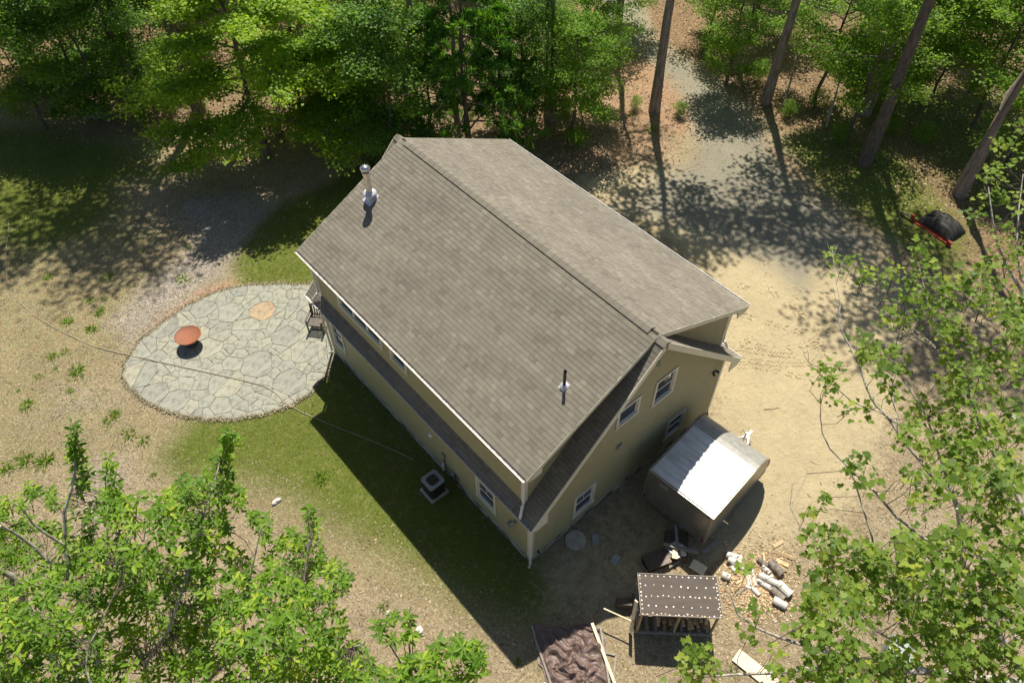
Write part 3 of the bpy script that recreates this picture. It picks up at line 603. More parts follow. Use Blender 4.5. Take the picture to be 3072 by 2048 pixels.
# flue and plumbing vent on the near dormer slope
def on_roof(x): return dz(x)
def flash(par, x, y, sx, sy):
    z = dz(x)+.03; m = MB(); n = Vector(dN).normalized(); V = Vector(dV).normalized(); c = Vector((x, y, z)); U = Vector((0, -1, 0))
    m.box(c, (sx, sy, .008), rot=Matrix((U, V, n)).transposed()); return m.build('flashing', M['flash'], par)
ch = empty('flue_pipe'); ch.parent = house; x, y = 2.30, 10.30; z = dz(x)
MB().tube([(x, y, z-.1), (x, y, z+.34)], .125, 20).build('flue_base', M['flash'], ch); MB().tube([(x, y, z+.30), (x, y, z+1.02)], .105, 20).build('flue', M['steel'], ch, smooth=True)
flash(ch, x, y, .42, .46)
MB().lathe((x, y, z), [(.11, .12), (.22, .20), (.225, .26), (.12, .30)], 24).build('storm_collar', M['flash'], ch, smooth=True)
MB().tube([(x, y, z+.98), (x, y, z+1.06)], .13, 20).build('flue_rim', M['steel'], ch)
MB().lathe((x, y, z), [(.15, 1.16), (.165, 1.18), (.16, 1.24), (.10, 1.29), (.001, 1.31)], 24).build('rain_cap', M['steel'], ch, smooth=True)
for k in range(4): MB().tube([(x+.12*math.cos(k*1.57+.4), y+.12*math.sin(k*1.57+.4), z+1.0), (x+.14*math.cos(k*1.57+.4), y+.14*math.sin(k*1.57+.4), z+1.18)], .01, 5).build('cap_strut', M['steel'], ch)
vp = empty('vent_pipe'); vp.parent = house; x, y = 1.92, .92; z = dz(x)
flash(vp, x, y, .22, .27); MB().tube([(x, y, z-.05), (x, y, z+.62), (x, y, z+.67)], [.043, .043, .045], 14, cap=False).build('pipe', M['black'], vp)
MB().tube([(x, y, z+.45), (x, y, z+.55)], .036, 12).build('pipe_bore', M['black'], vp)
MB().lathe((x, y, z), [(.125, -.02), (.115, .045), (.055, .10), (.047, .11)], 20).build('pipe_boot', M['flash'], vp, smooth=True)
# wall fittings
v = MB(); v.box((3.48, -.03, 3.12), (.2, .05, .2)).box((3.48, -.07, 3.16), (.16, .05, .10)).box((3.48, -.06, 3.06), (.16, .04, .03)).box((3.48, -.055, 3.10), (.16, .03, .02)); v.build('wall_vent', M['greymetal'], house)
MB().box((4.40, -.04, 6.35), (.10, .06, .14)).tube([(4.40, -.07, 6.40), (4.40, -.14, 6.32)], .03, 8).tube([(4.52, -.05, 6.33), (4.53, -.12, 6.22)], .045, 8).build('wall_lamp', M['greymetal'], house)
MB().box((7.97, -.03, 2.85), (.10, .05, .06)).tube([(7.9, -.05, 2.86), (7.86, -.14, 2.82)], .04, 8).tube([(8.04, -.05, 2.86), (8.08, -.14, 2.82)], .04, 8).build('flood_lamp', M['black'], house)
MB().tube([(.29, -.01, .43), (.29, -.09, .43), (.29, -.10, .38)], .018, 8).lathe((.29, -.07, .45), [(.001, 0), (.04, 0), (.04, .01), (.001, .012)], 10).build('hose_tap', M['darkmetal'], house)
MB().lathe((-.04, 4.76, 1.72), [(.001, .1), (.07, .08), (.09, 0), (.07, -.02)], 14).build('dryer_vent', M['white'], house)
MB().box((-.10, .80, 1.52), (.16, .17, .12)).tube([(-.10, .74, 1.60), (-.07, .62, 1.92)], .05, 8).build('vent_hood', M['greymetal'], house)
u = empty('utility_inlet'); u.parent = house
MB().tube([(-.05, 4.16, 1.25), (-.05, 4.16, .25), (-.12, 4.10, .08)], .022, 8).build('conduit', M['darkmetal'], u); MB().tube([(-.09, 4.19, .70), (-.09, 4.19, .32)], .05, 10).build('line_cover', M['white'], u)
MB().box((-.06, 4.16, 1.22), (.08, .14, .18)).build('disconnect_box', M['greymetal'], u)
u = empty('water_manifold'); u.parent = house; mb = MB()
for k in range(7): mb.tube([(-.03, 3.58+random.uniform(-.15, .15), .75-.05*k), (-.10-.04*random.random(), 3.58+random.uniform(-.2, .2), .68-.06*k), (-.08, 3.58+random.uniform(-.2, .2), .4-.04*k)], .016, 6)
mb.build('pipework', M['darkmetal'], u); MB().box((-.07, 3.68, .62), (.09, .16, .2)).build('meter_box', M['grey'], u)

# ------------------------------------------------------------------ air conditioner
ac = empty('air_conditioner', (-.72, 3.93, 0), R(0), label='grey air-conditioning unit with top fan on the lawn by the side wall', cat='air conditioner')
def rr(w, r, n=5): return [(sx*(w-r)+r*math.cos(a), sy*(w-r)+r*math.sin(a)) for sx, sy, a0 in ((1, 1, 0), (-1, 1, 90), (-1, -1, 180), (1, -1, 270)) for a in [R(a0+k*90/(n-1)) for k in range(n)]]
MB().prism([(-.36, -.36), (.34, -.36), (.34, .34), (-.36, .34)], 0, .06).build('pad', M['concrete'], ac)
mb = MB()
for k in range(14): mb.prism(rr(.275 if k % 2 else .285, .07), .08+k*.043, .08+(k+1)*.043)
mb.build('louvred_body', M['darkmetal'], ac)
out = rr(.30, .09, 6); mb = MB(); n = len(out); ci = [(.22*math.cos(math.atan2(y, x)), .22*math.sin(math.atan2(y, x))) for x, y in out]
mb.add([(x, y, .68) for x, y in out]+[(x, y, .72) for x, y in out]+[(x, y, .73) for x, y in ci]+[(x, y, .66) for x, y in ci], [(i, (i+1) % n, n+(i+1) % n, n+i) for i in range(n)]+[(n+i, n+(i+1) % n, 2*n+(i+1) % n, 2*n+i) for i in range(n)]+[(2*n+i, 2*n+(i+1) % n, 3*n+(i+1) % n, 3*n+i) for i in range(n)])
mb.build('top_ring', M['grey'], ac, smooth=False)
MB().lathe((0, 0, .55), [(.001, 0), (.24, 0)], 20).build('fan_well', M['black'], ac)
for k in range(3):
    a = k*2.094+.5; c = lambda r, t, z: (r*math.cos(a+t), r*math.sin(a+t), z)
    MB().add([c(.05, -.4, .62), c(.19, -.45, .61), c(.20, .45, .66), c(.05, .4, .65)], [(0, 1, 2, 3)]).build('fan_blade', M['greymetal'], ac)
MB().lathe((0, 0, .62), [(.06, 0), (.06, .05), (.001, .06)], 12).build('fan_hub', M['darkmetal'], ac)
mb = MB()
for rr_ in (.05, .09, .13, .17, .205): mb.tube([(rr_*math.cos(a*.3142), rr_*math.sin(a*.3142), .735) for a in range(21)], .0022, 4)
for k in range(8): mb.tube([(0, 0, .737), (.22*math.cos(k*.785), .22*math.sin(k*.785), .73)], .0022, 4)
mb.build('fan_guard', M['darkmetal'], ac)

# ------------------------------------------------------------------ things on the ground by the gable wall
mb = MB(); mb.lathe((0, 0, 0), [(.33, 0), (.335, .07), (.32, .085), (.001, .09)], 40); o = mb.build('tank_cover', M['concrete'], label='round concrete tank cover on the dirt beside the gable wall', cat='cover'); o.location = (1.56, -.42, 0)
for (x, y, rz, lb) in ((2.07, -.80, R(50), 'blue-grey paver lying right beside the round tank cover'), (2.06, -1.68, R(12), 'blue-grey paver lying alone on shaded dirt away from the wall')):
    o = MB().prism([(-.15, -.1), (.15, -.1), (.15, .1), (-.15, .1)], 0, .05, bevel=.006).build('paver', M['slate'], label=lb, cat='paver', group='blue-grey pavers on the dirt'); o.location = (x, y, 0); o.rotation_euler.z = rz

# ------------------------------------------------------------------ trailer
TR = R(4.8); tr = empty('enclosed_trailer', (4.19, -2.04, 0), TR, label='pewter enclosed cargo trailer with white ribbed roof parked by gable wall', cat='trailer')
HWt, ZB, ZT = 1.17, .42, 2.10
prof = [(0, ZB), (0, ZT), (2.22, ZT), (2.5, 2.06), (2.78, 1.95), (3.05, 1.77), (3.28, 1.52), (3.44, 1.22), (3.52, .95), (3.54, .75), (3.54, ZB)]
mb = MB()
for s in (-1, 1): MB().add([(x, s*HWt, z) for x, z in prof], [tuple(range(len(prof))) if s < 0 else tuple(range(len(prof)))[::-1]]).build('side_panel', M['pewter'], tr)
mb = MB()
for i in range(2, len(prof)-1): (x0, z0), (x1, z1) = prof[i], prof[i+1]; mb.add([(x0, -HWt, z0), (x1, -HWt, z1), (x1, HWt, z1), (x0, HWt, z0)], [(0, 1, 2, 3)])
mb.build('front_panel', M['greymetal'], tr, smooth=True)
nx, ny = 60, 24; V = []; 
for i in range(nx+1):
    for j in range(ny+1):
        x = .02+2.18*i/nx; y = -HWt+.03+(2*HWt-.06)*j/ny; z = ZT+.03+.024*math.cos(x*2*math.pi/.405+.3*math.sin(y*2.2))*(1-(y/HWt)**6)+.014*(1-(y/HWt)**2)+.002*math.sin(y*7+x*5)
        V.append((x, y, z))
me = fastmesh('roof_sheet', np.array(V), np.array([(i*(ny+1)+j, (i+1)*(ny+1)+j, (i+1)*(ny+1)+j+1, i*(ny+1)+j+1) for i in range(nx) for j in range(ny)]), np.full(len(V), .5), M['alu'], True); link('roof_sheet', me, tr)
mb = MB(); mb.box((0.0, 0, (ZB+ZT)/2), (.03, 2*HWt-.08, ZT-ZB-.08)); mb.build('ramp_door', M['pewter'], tr)
for y in (-1.0, -.35, .35, 1.0):
    MB().box((-.03, y, ZB+.05), (.04, .12, .05)).build('door_hinge', M['rail'], tr)
for s in (-1, 1):
    t = MB(); t.tube([(-.035, s*(HWt-.16), ZB+.15), (-.035, s*(HWt-.16), ZT-.12)], .012, 6); t.box((-.04, s*(HWt-.16), 1.0), (.03, .05, .16)); t.box((-.035, s*(HWt-.16), ZT-.14), (.03, .08, .05)).box((-.035, s*(HWt-.16), ZB+.17), (.03, .08, .05)); t.build('door_latch_bar', M['rail'], tr)
    MB().box((-.022, s*(HWt-.05), .62), (.02, .05, .16)).build('tail_light', simple('red_lens', (.25, .02, .015), rough=.3) if s < 0 else bpy.data.materials['red_lens'], tr)
    MB().beam((-.01, s*(HWt+.006), ZT+.012), (2.22, s*(HWt+.006), ZT+.012), .03, .035).build('roof_rail', M['rail'], tr)
    mb = MB()
    for (a, b), (c, d) in zip(prof[2:], prof[3:-1]): mb.beam((a, s*(HWt+.005), b+.005), (c, s*(HWt+.005), d+.005), .03, .035)
    mb.build('nose_rail', M['rail'], tr)
    MB().beam((0, s*(HWt+.006), ZB+.02), (3.54, s*(HWt+.006), ZB+.02), .02, .06).build('lower_rail', M['rail'], tr)
    for z0, z1 in ((ZB, ZT),): MB().box((-.012, s*(HWt-.01), (z0+z1)/2), (.035, .05, z1-z0)).build('corner_post', M['rail'], tr)
    wh = empty('wheel'); wh.parent = tr; wh.location = (1.9, s*(HWt-.12), .33)
    MB().tube([(0, -.09, 0), (0, -.085, 0), (0, .085, 0), (0, .09, 0)], [.27, .325, .325, .27], 28).build('tyre', M['tyre'], wh); MB().tube([(0, -.095, 0), (0, .095, 0)], .17, 20).build('rim', M['rail'], wh)
    t = MB(); pts = [(1.9+.43*math.cos(a), s*(HWt+.10), .38+.36*math.sin(a)) for a in [math.pi*k/8 for k in range(9)]]
    for p, q in zip(pts, pts[1:]): t.beam(p, q, .22, .012, up=(0, 1, 0)) if False else t.add([(p[0], s*HWt, p[2]), (p[0], s*(HWt+.02), p[2]), (q[0], s*(HWt+.02), q[2]), (q[0], s*HWt, q[2])], [(0, 1, 2, 3)])
    t.build('fender', M['rail'], tr)
MB().box((-.004, 0, ZT+.005), (.04, 2*HWt+.02, .05)).build('rear_header', M['rail'], tr)
MB().beam((2.24, -HWt, ZT+.012), (2.24, HWt, ZT+.012), .05, .015, up=(0, 0, 1)).build('roof_seam', M['alu'], tr)
pl = MB(); pl.box((-.025, HWt-.62, 1.86), (.012, .32, .17)); pl = pl.build('number_plate', M['rail'], tr); MB().box((-.033, HWt-.62, 1.86), (.006, .27, .12)).build('plate_face', M['greymetal'], pl)
MB().box((-.022, .0, 1.55), (.012, .42, .035)).build('door_badge', M['rail'], tr)
MB().box((-.024, -.72, 1.50), (.012, .34, .05)).build('door_badge', M['rail'], tr)
MB().box((1.75, 0, ZB-.06), (3.3, 1.6, .09)).build('chassis', M['darkmetal'], tr)
for s in (-1, 1): MB().beam((3.3, s*.48, ZB+.02), (4.28, s*.04, ZB+.02), .075, .09).build('tongue_beam', M['white'], tr)
MB().beam((4.15, 0, ZB+.03), (4.55, 0, ZB+.03), .09, .09).build('coupler', M['white'], tr)
jk = empty('tongue_jack'); jk.parent = tr; MB().tube([(4.02, 0, .06), (4.02, 0, .95)], .035, 10).build('jack_tube', M['white'], jk); MB().tube([(4.02, 0, .92), (4.02, .14, .93), (4.02, .15, 1.02)], .013, 6).build('jack_crank', M['darkmetal'], jk); MB().box((4.02, 0, .04), (.2, .2, .02)).build('jack_foot', M['white'], jk)
ca = MB(); ca.tube([(3.95+.22*math.cos(k*.5), .02+.15*math.sin(k*.5), ZB+.1+.03*math.sin(k)) for k in range(13)], .010, 5); ca.build('brake_cable', M['black'], tr)

# ------------------------------------------------------------------ firewood rack
RA = math.atan2(-1.54, 1.61); rack = empty('firewood_rack', tuple(at(2046/1.306, 1848/1.306, 0)*0+np.array([1.65, -4.40, 0])), RA, label='timber firewood rack with dark felt roof studded with round washers', cat='wood rack')
# local frame: x along the front edge (towards lower right of the picture), y towards the house
hw = 1.115; dep = 1.22; zf, zb = 1.55, 1.40
def rz_(y): return zf+(zb-zf)*y/dep
th = math.atan2(zb-zf, dep)
nm = MB(); nm.add([(-hw, 0, zf), (hw, 0, zf), (hw, dep, zb), (-hw, dep, zb)]+[(-hw, 0, zf+.02), (hw, 0, zf+.02), (hw, dep, zb+.02), (-hw, dep, zb+.02)], [(3, 2, 1, 0), (4, 5, 6, 7), (0, 1, 5, 4), (1, 2, 6, 5), (2, 3, 7, 6), (3, 0, 4, 7)])
rf = nm.build('rack_roof', M['felt'], rack)
for a, b in (((-hw, -.01, zf+.012), (hw, -.01, zf+.012)), ((-hw, dep+.01, zb+.012), (hw, dep+.01, zb+.012)), ((-hw-.01, 0, zf+.012), (-hw-.01, dep, zb+.012)), ((hw+.01, 0, zf+.012), (hw+.01, dep, zb+.012))): MB().beam(a, b, .02, .05).build('drip_edge', M['greywood'], rf)
wm = {}
for nmw in ('washer_pale', 'washer_rust'): wm[nmw] = MB().lathe((0, 0, 0), [(.021, 0), (.021, .005), (.008, .007), (.001, .007)], 12).mesh('washer', M[nmw])
def washer(x, y, rusty): 
    o = link('washer', wm['washer_rust' if rusty else 'washer_pale'], rf); o.location = (x, y, rz_(y)+.021); o.rotation_euler.x = th; o.scale = (random.uniform(.8, 1.15),)*3
for k in range(13): washer(-hw+.04+k*(2*hw-.08)/12.3, dep-.05, False)
for row, (y, n) in enumerate(((.88, 9), (.56, 14), (.27, 9), (.03, 17))):
    for k in range(n): washer(-hw+.2+k*(2*hw-.3)/(n-1)+random.uniform(-.035, .035), y+random.uniform(-.03, .03), random.random() < (.05, .15, .5, .2, .6)[row+1])
for k in range(9): washer(-hw+.045, dep-.15-k*.13+random.uniform(-.02, .02), random.random() < .15); washer(hw-.035, dep-.2-k*.12+random.uniform(-.02, .02), random.random() < .1)
for x in (-hw+.06, 0, hw-.06):
    MB().beam((x, .06, .10), (x, .10, rz_(.1)-.01), .09, .04, up=(1, 0, 0)).build('rack_post', M['wood'], rack); MB().beam((x, dep-.10, .10), (x, dep-.12, rz_(dep-.1)-.01), .09, .04, up=(1, 0, 0)).build('rack_post', M['wood'], rack)
MB().beam((-hw-.02, .02, .10), (hw, .02, .10), .05, .12).build('base_rail', M['greywood'], rack); MB().beam((-hw, dep-.05, .10), (hw, dep-.05, .10), .05, .12).build('base_rail', M['greywood'], rack)
for k in range(9): MB().beam((-hw+.1+k*.25, .06, .14), (-hw+.1+k*.25, dep-.08, .14), .09, .02).build('pallet_slat', M['greywood'], rack)
for k in range(5): MB().beam((-hw, dep-.05, .35+k*.22), (hw, dep-.05, .35+k*.22), .02, .09).build('back_slat', M['greywood'], rack)
for z in (.5, .95): MB().beam((-hw+.02, .1, z), (-hw+.02, dep-.1, z), .02, .09).build('side_slat', M['greywood'], rack)
def splitlog(a, b, r, tone, mi='split'):
    a, b = Vector(a), Vector(b); d = (b-a); L_ = d.length; ax = d.normalized(); s = ax.cross(Vector((0, .3, 1))).normalized(); u = s.cross(ax); k = random.uniform(0, 6.28)
    prof = [(r*1.0*math.cos(k+t), r*.9*math.sin(k+t)) for t in (0, .5, 1.0, 1.5)]+[(-r*.35*math.cos(k+.75), -r*.35*math.sin(k+.75))]
    vs = [p+s*x*f+u*y*f for p, f in ((a, 1), (a+(b-a)*.5, 1.05), (b, .92)) for x, y in prof]; n = 5; mb = MB()
    mb.add(vs, [(j*n+i, j*n+(i+1) % n, (j+1)*n+(i+1) % n, (j+1)*n+i) for j in range(2) for i in range(n)]+[tuple(range(n))[::-1], tuple(range(2*n, 3*n))], tone); return mb
rm = Matrix.Translation(rack.location) @ Matrix.Rotation(RA, 4, 'Z')
ORD = ['leftmost']+[w_+' from left' for w_ in 'second third fourth fifth sixth seventh eighth ninth tenth eleventh twelfth thirteenth fourteenth fifteenth sixteenth seventeenth eighteenth nineteenth twentieth twenty-first twenty-second twenty-third twenty-fourth'.split()]
for row in range(4):
    for j in range(9):
        x = -.42+j*.165+random.uniform(-.02, .02); z = .22+row*.15; y0 = .16+.10*row+random.uniform(-.05, .05)
        a = rm @ Vector((x, y0, z)); b = rm @ Vector((x+random.uniform(-.06, .06), y0+.42, z+random.uniform(-.02, .03)))
        o = splitlog(a, b, random.uniform(.07, .10), random.random()).build('firewood_log', M['split']); tag(o, '%s split log lying in the %s row of the firewood rack' % (ORD[j], ('bottom', 'second', 'third', 'top')[row]), 'firewood', 'split logs inside the firewood rack')
for j, (x, ln) in enumerate(((-.50, .75), (-.38, .8), (-.27, .7), (.18, .72), (.30, .8), (.46, .6), (.62, .7), (.78, .55))):
    a = rm @ Vector((x, .70, .55)); b = rm @ Vector((x+random.uniform(-.05, .12), .52, .55+ln)); o = splitlog(a, b, .06, random.uniform(.4, .9)).build('firewood_stick', M['split']); tag(o, '%s long split stick standing upright in the firewood rack' % ORD[j], 'firewood', 'upright split sticks in the firewood rack')
# poles leaning on the rack
o = MB().tube([rm @ Vector((-hw-.95, .42, .75)), rm @ Vector((-hw-.12, .06, .78))], .024, 8).build('wooden_pole', M['paleboard'], label='thin round pole sticking out sideways from the left of the rack', cat='pole')
o = MB().beam(rm @ Vector((-hw-.12, .02, .12)), rm @ Vector((-hw-.14, .30, 1.75)), .10, .04, up=(1, 0, 0)).build('upright_board', M['paleboard'], label='pale board standing against the left end of the rack', cat='board')
o = MB().box(rm @ Vector((-hw-.30, .80, .22)), (.45, .22, .30), RA).build('dark_crate', M['darkwood'], label='dark crate in shade behind the left end of the wood rack', cat='crate')

# ------------------------------------------------------------------ log pile beside the rack (positions surveyed on the ground)
def log(x0, y0, x1, y1, r, kind, label, z=.0, group=None, name='birch_log'):
    a = at(x0, y0, r+z); b = at(x1, y1, r+z); mb = MB(); n = 12; A, B = Vector(a), Vector(b)
    pts = [A.lerp(B, t) for t in (0, .33, .66, 1)]; rr_ = [r*random.uniform(.95, 1.05) for _ in pts]
    mb.tube(pts, rr_, n, cap=False); base = len(mb.v); mb.add(mb.v[:n], [tuple(range(n))[::-1]], mi=1); mb.add(mb.v[base-n:base], [tuple(range(n))], mi=1)
    o = mb.build(name, [M[kind], M['endgrain']]); return tag(o, label, 'log', group)
gq = 'round birch logs in the pile'
log(1672, 1283, 1700, 1296, .12, 'birch', 'short thick white birch log at the upper left of the pile', group=gq)
log(1668, 1272, 1703, 1283, .10, 'birch', 'white birch log with black marks, topmost left one of the pile', group=gq)
log(1776, 1376, 1806, 1392, .115, 'birch', 'pale birch log at the bottom end of the pile', group=gq)
log(1786, 1338, 1816, 1366, .14, 'birch', 'fat whitish birch log at the right side of the pile', group=gq)
log(1742, 1318, 1788, 1342, .10, 'birch', 'long white birch log across the middle of the pile', z=.04, group=gq)
log(1738, 1332, 1778, 1355, .08, 'birch', 'slim white birch log below the long middle one', group=gq)
log(1658, 1318, 1676, 1326, .11, 'birch', 'white birch log touching the corner of the rack roof', group=gq)
log(1768, 1288, 1796, 1318, .14, 'greybark', 'big grey weathered log leaning on end at the top of the pile', group=gq, name='weathered_log')
log(1772, 1352, 1800, 1376, .11, 'greybark', 'dark grey log wedged between two white ones at right', group=gq, name='weathered_log')
log(1741, 1283, 1762, 1300, .09, 'greybark', 'dark log end behind the green sprig in the pile', group=gq, name='weathered_log')
log(1715, 1310, 1722, 1345, .07, 'birch', 'thin white birch stick standing diagonal in the pile centre', group=gq)
log(1726, 1308, 1736, 1345, .055, 'birch', 'narrow white birch branch at the pile centre', group=gq)
log(1690, 1365, 1712, 1352, .05, 'greybark', 'small grey split piece at the lower left of the pile', group=gq, name='weathered_log')
log(1712, 1346, 1730, 1352, .06, 'birch', 'short round birch end at the bottom centre of the pile', group=gq)
log(1758, 1328, 1775, 1322, .05, 'birch', 'little birch offcut on top of the long middle log', z=.16, group=gq)
log(1730, 1352, 1744, 1366, .07, 'birch', 'small white birch round below the pile centre', group=gq)
log(1700, 1300, 1718, 1312, .08, 'birch', 'white birch log right of the two topmost left ones', group=gq)
log(1750, 1300, 1768, 1316, .085, 'birch', 'white birch log touching the big grey weathered one', group=gq)
log(1722, 1332, 1712, 1322, .05, 'greybark', 'tiny grey stub between birch logs at the pile centre', group=gq, name='weathered_log')
log(1680, 1300, 1690, 1316, .07, 'birch', 'white birch piece under the two topmost left logs', group=gq)
for (a, b, c, d, lb) in ((1775, 1252, 1797, 1240, 'single orange split log lying apart above the pile'), (1786, 1270, 1822, 1284, 'pale split log at the top right of the pile'), (1784, 1282, 1812, 1298, 'yellowish split log second at the top right'), (1786, 1292, 1808, 1310, 'narrow split log third at the top right of the pile'), (1752, 1268, 1755, 1290, 'thin upright split stick behind the pile'), (1690, 1340, 1705, 1332, 'stubby split piece among wood chips at left of the pile'), (1718, 1335, 1742, 1330, 'split billet under the maple sprig in the pile')):
    p, q = at(a, b, .06), at(c, d, .06); o = splitlog(p, q, .085 if 'orange' in lb or 'top right' in lb else .05, random.uniform(.6, 1)).build('split_log', M['split']); tag(o, lb, 'log', 'split logs around the pile')

# ------------------------------------------------------------------ tarp with poles, old frame
cor = [at(1222, 1437), at(1378, 1436), at(1410, 1590), at(1262, 1600)]
nu, nv = 90, 90; uu, vv = np.meshgrid(np.linspace(0, 1, nu), np.linspace(0, 1, nv), indexing='ij')
C4 = [np.array(c) for c in cor]
Pt = (C4[0]*((1-uu)*(1-vv))[..., None]+C4[1]*(uu*(1-vv))[..., None]+C4[2]*(uu*vv)[..., None]+C4[3]*((1-uu)*vv)[..., None])
zz = np.zeros_like(uu); rs = np.random.default_rng(3)
wx = uu+.08*np.sin(vv*7+1)+.05*np.sin(vv*17+uu*9); wy = vv+.08*np.sin(uu*6)+.05*np.cos(uu*19+vv*5)
for i in range(26):
    a = rs.uniform(0, math.pi); f = rs.uniform(3, 13); ph = rs.uniform(0, 6.28); s = np.sin(f*(wx*math.cos(a)+wy*math.sin(a))*2+ph); m_ = np.exp(-(((uu-rs.uniform(0, 1))**2+(vv-rs.uniform(0, 1))**2)/rs.uniform(.04, .25)))
    zz += (.085/(f**.5))*(1-np.abs(s))**1.6*m_*2.2
edge = np.minimum(np.minimum(uu, 1-uu), np.minimum(vv, 1-vv)); zz = .02+zz*np.clip(edge*9, .25, 1)
Pt[..., 0] += .06*np.sin(vv*9)+.04*np.sin(vv*23)*(uu < .1)+.03*np.sin(uu*40+vv*21)*.5; Pt[..., 1] += .05*np.sin(uu*11)+.02*np.sin(vv*33+uu*17); Pt[..., 2] = zz
ii = np.arange(nu*nv).reshape(nu, nv); F = np.stack([ii[:-1, :-1], ii[:-1, 1:], ii[1:, 1:], ii[1:, :-1]], -1).reshape(-1, 4)
link('tarp', fastmesh('tarp', Pt.reshape(-1, 3), F, np.full(nu*nv, .5), M['tarp'], True), label='crumpled shiny brown tarp spread on the ground', cat='tarp')
MB().tube([at(1222, 1436, .10), at(1234, 1480, .12), at(1252, 1530, .10), at(1275, 1600, .10)], [.030, .034, .036, .034], 8).build('wooden_pole', M['greywood'], label='crooked grey pole along the left edge of the tarp', cat='pole')
MB().beam(at(1360, 1430, .20), at(1420, 1590, .14), .085, .03).build('long_board', M['paleboard'], label='pale sawn board along the right edge of the tarp', cat='board')
MB().beam(at(1379, 1440, .14), at(1404, 1600, .16), .055, .04).build('long_board', M['greywood'], label='narrower board lying outermost beside the tarp', cat='board')
fr = empty('old_frame', tuple(at(1393, 1520)), 0, label='weathered wooden frame lying under the boards beside the tarp', cat='frame'); c0 = np.array(fr.location); q = [np.array(at(*p, .06))-c0 for p in ((1376, 1495), (1415, 1504), (1408, 1560), (1371, 1548))]
for i in range(4): MB().beam(q[i], q[(i+1) % 4], .05, .035).build('frame_rail', M['greywood'], fr)
a, b = at(1690, 1502, .05), at(1800, 1590, .05); MB().beam(a, b, .42, .03).build('wide_plank', M['paleboard'], label='wide pale plank lying on the dirt below the wood rack', cat='plank')

# ------------------------------------------------------------------ offcuts in shade behind the trailer
def plank(p, q, w, h, z, m, lb, nm='plank', cat='plank'): MB().beam(at(*p, z), at(*q, z), w, h).build(nm, M[m], label=lb, cat=cat)
plank((1524, 1248), (1603, 1268), .10, .04, .42, 'greywood', 'grey plank lying across the metal sheet behind the trailer')
plank((1552, 1205), (1556, 1258), .09, .04, .36, 'sheet', 'blue-grey strip pointing at the trailer from the offcut heap')
plank((1614, 1270), (1652, 1240), .13, .08, .12, 'greywood', 'thick dark beam on the ground at the trailer corner', 'timber_beam', 'beam')
poly = [at(*p, .30) for p in ((1526, 1256), (1552, 1240), (1590, 1262), (1556, 1282))]
mb = MB(); vs = [tuple(p) for p in poly]; mb.add(vs+[(x, y, z-.02) for x, y, z in vs], [(3, 2, 1, 0), (4, 5, 6, 7), (0, 1, 5, 4), (1, 2, 6, 5), (2, 3, 7, 6), (3, 0, 4, 7)]); mb.build('metal_sheet', M['sheet'], label='blue-grey metal sheet on the heap behind the trailer', cat='sheet')
plank((1552, 1246), (1550, 1282), .16, .02, .35, 'paleboard', 'pale short board on the heap, left one of two')
plank((1563, 1250), (1572, 1276), .14, .02, .36, 'paleboard', 'pale short board on the heap, right one of two')
c = at(1550, 1275, 0); MB().box((c[0]+.2, c[1]+.15, .13), (.9, .7, .26), R(40)).build('timber_stack', M['darkwood'], label='low dark timber stack carrying the metal sheet', cat='timber')
mb = MB(); c = at(1505, 1292, 0); mb.box((0, 0, .14), (.72, .46, .28)); mb.box((0, 0, .30), (.78, .52, .03)); o = mb.build('storage_box', M['darkmetal'], label='dark lidded box in the shade behind the wood rack', cat='box'); o.location = (c[0], c[1], 0); o.rotation_euler.z = R(-20)
plank((1540, 1300), (1580, 1278), .06, .03, .10, 'greywood', 'thin grey lath leaning across the heap by the dark box', 'lath', 'lath')
plank((1588, 1292), (1620, 1312), .34, .02, .05, 'paleboard', 'pale panel lying just behind the rack roof')
plank((1466, 1290), (1500, 1325), .06, .05, .06, 'greywood', 'grey batten in shade left of the dark box', 'batten', 'batten')

# ------------------------------------------------------------------ fire pit
fp = empty('fire_pit', (-3.92, 15.08, .05), 0, label='round rusty steel fire bowl standing on the flagstone patio', cat='fire pit')
MB().lathe((0, 0, 0), [(.10, .26), (.25, .29), (.38, .37), (.475, .50), (.49, .50), (.492, .51), (.47, .512), (.46, .50)], 48).build('bowl', M['rust'], fp, smooth=True)
MB().lathe((0, 0, 0), [(.47, .506), (.40, .470), (.25, .44), (.001, .43)], 48).build('bowl_lid', M['rustin'], fp, smooth=True)
MB().lathe((0, 0, 0), [(.10, .27), (.12, .10), (.20, .0), (.22, 0)], 24).build('stand', M['darkmetal'], fp)
MB().tube([(.06, .48, .50), (.0, .53, .54), (-.06, .48, .50)], .010, 6).build('handle', M['darkmetal'], fp); MB().tube([(.06, -.48, .48), (.0, -.54, .50), (-.06, -.48, .48)], .010, 6).build('handle', M['darkmetal'], fp)

# ------------------------------------------------------------------ armchair on the patio
ac0 = at(733, 758)
arm = empty('garden_armchair', (ac0[0]+.05, ac0[1]+.1, .05), R(-50), label='dark slatted wooden armchair standing on the patio by the house corner', cat='chair')
def bb(nm, a, b, w, h, up=(0, 0, 1)): MB().beam(a, b, w, h, up=up).build(nm, M['darkwood'], arm)
for x in (-.29, .29):
    bb('leg', (x, -.28, 0), (x, -.28, .62), .05, .045); bb('leg', (x, .27, 0), (x, .36, .95), .05, .045)
    bb('armrest', (x*1.03, -.33, .64), (x*1.03, .31, .62), .07, .03); bb('side_rail', (x, -.28, .40), (x, .29, .37), .03, .06)
bb('front_rail', (-.29, -.28, .40), (.29, -.28, .40), .03, .06); bb('back_rail', (-.29, .355, .92), (.29, .355, .92), .03, .07); bb('back_rail', (-.29, .30, .45), (.29, .30, .45), .03, .05)
for k in range(6): bb('seat_slat', (-.30, -.27+k*.104, .435), (.30, -.27+k*.104, .435), .075, .02)
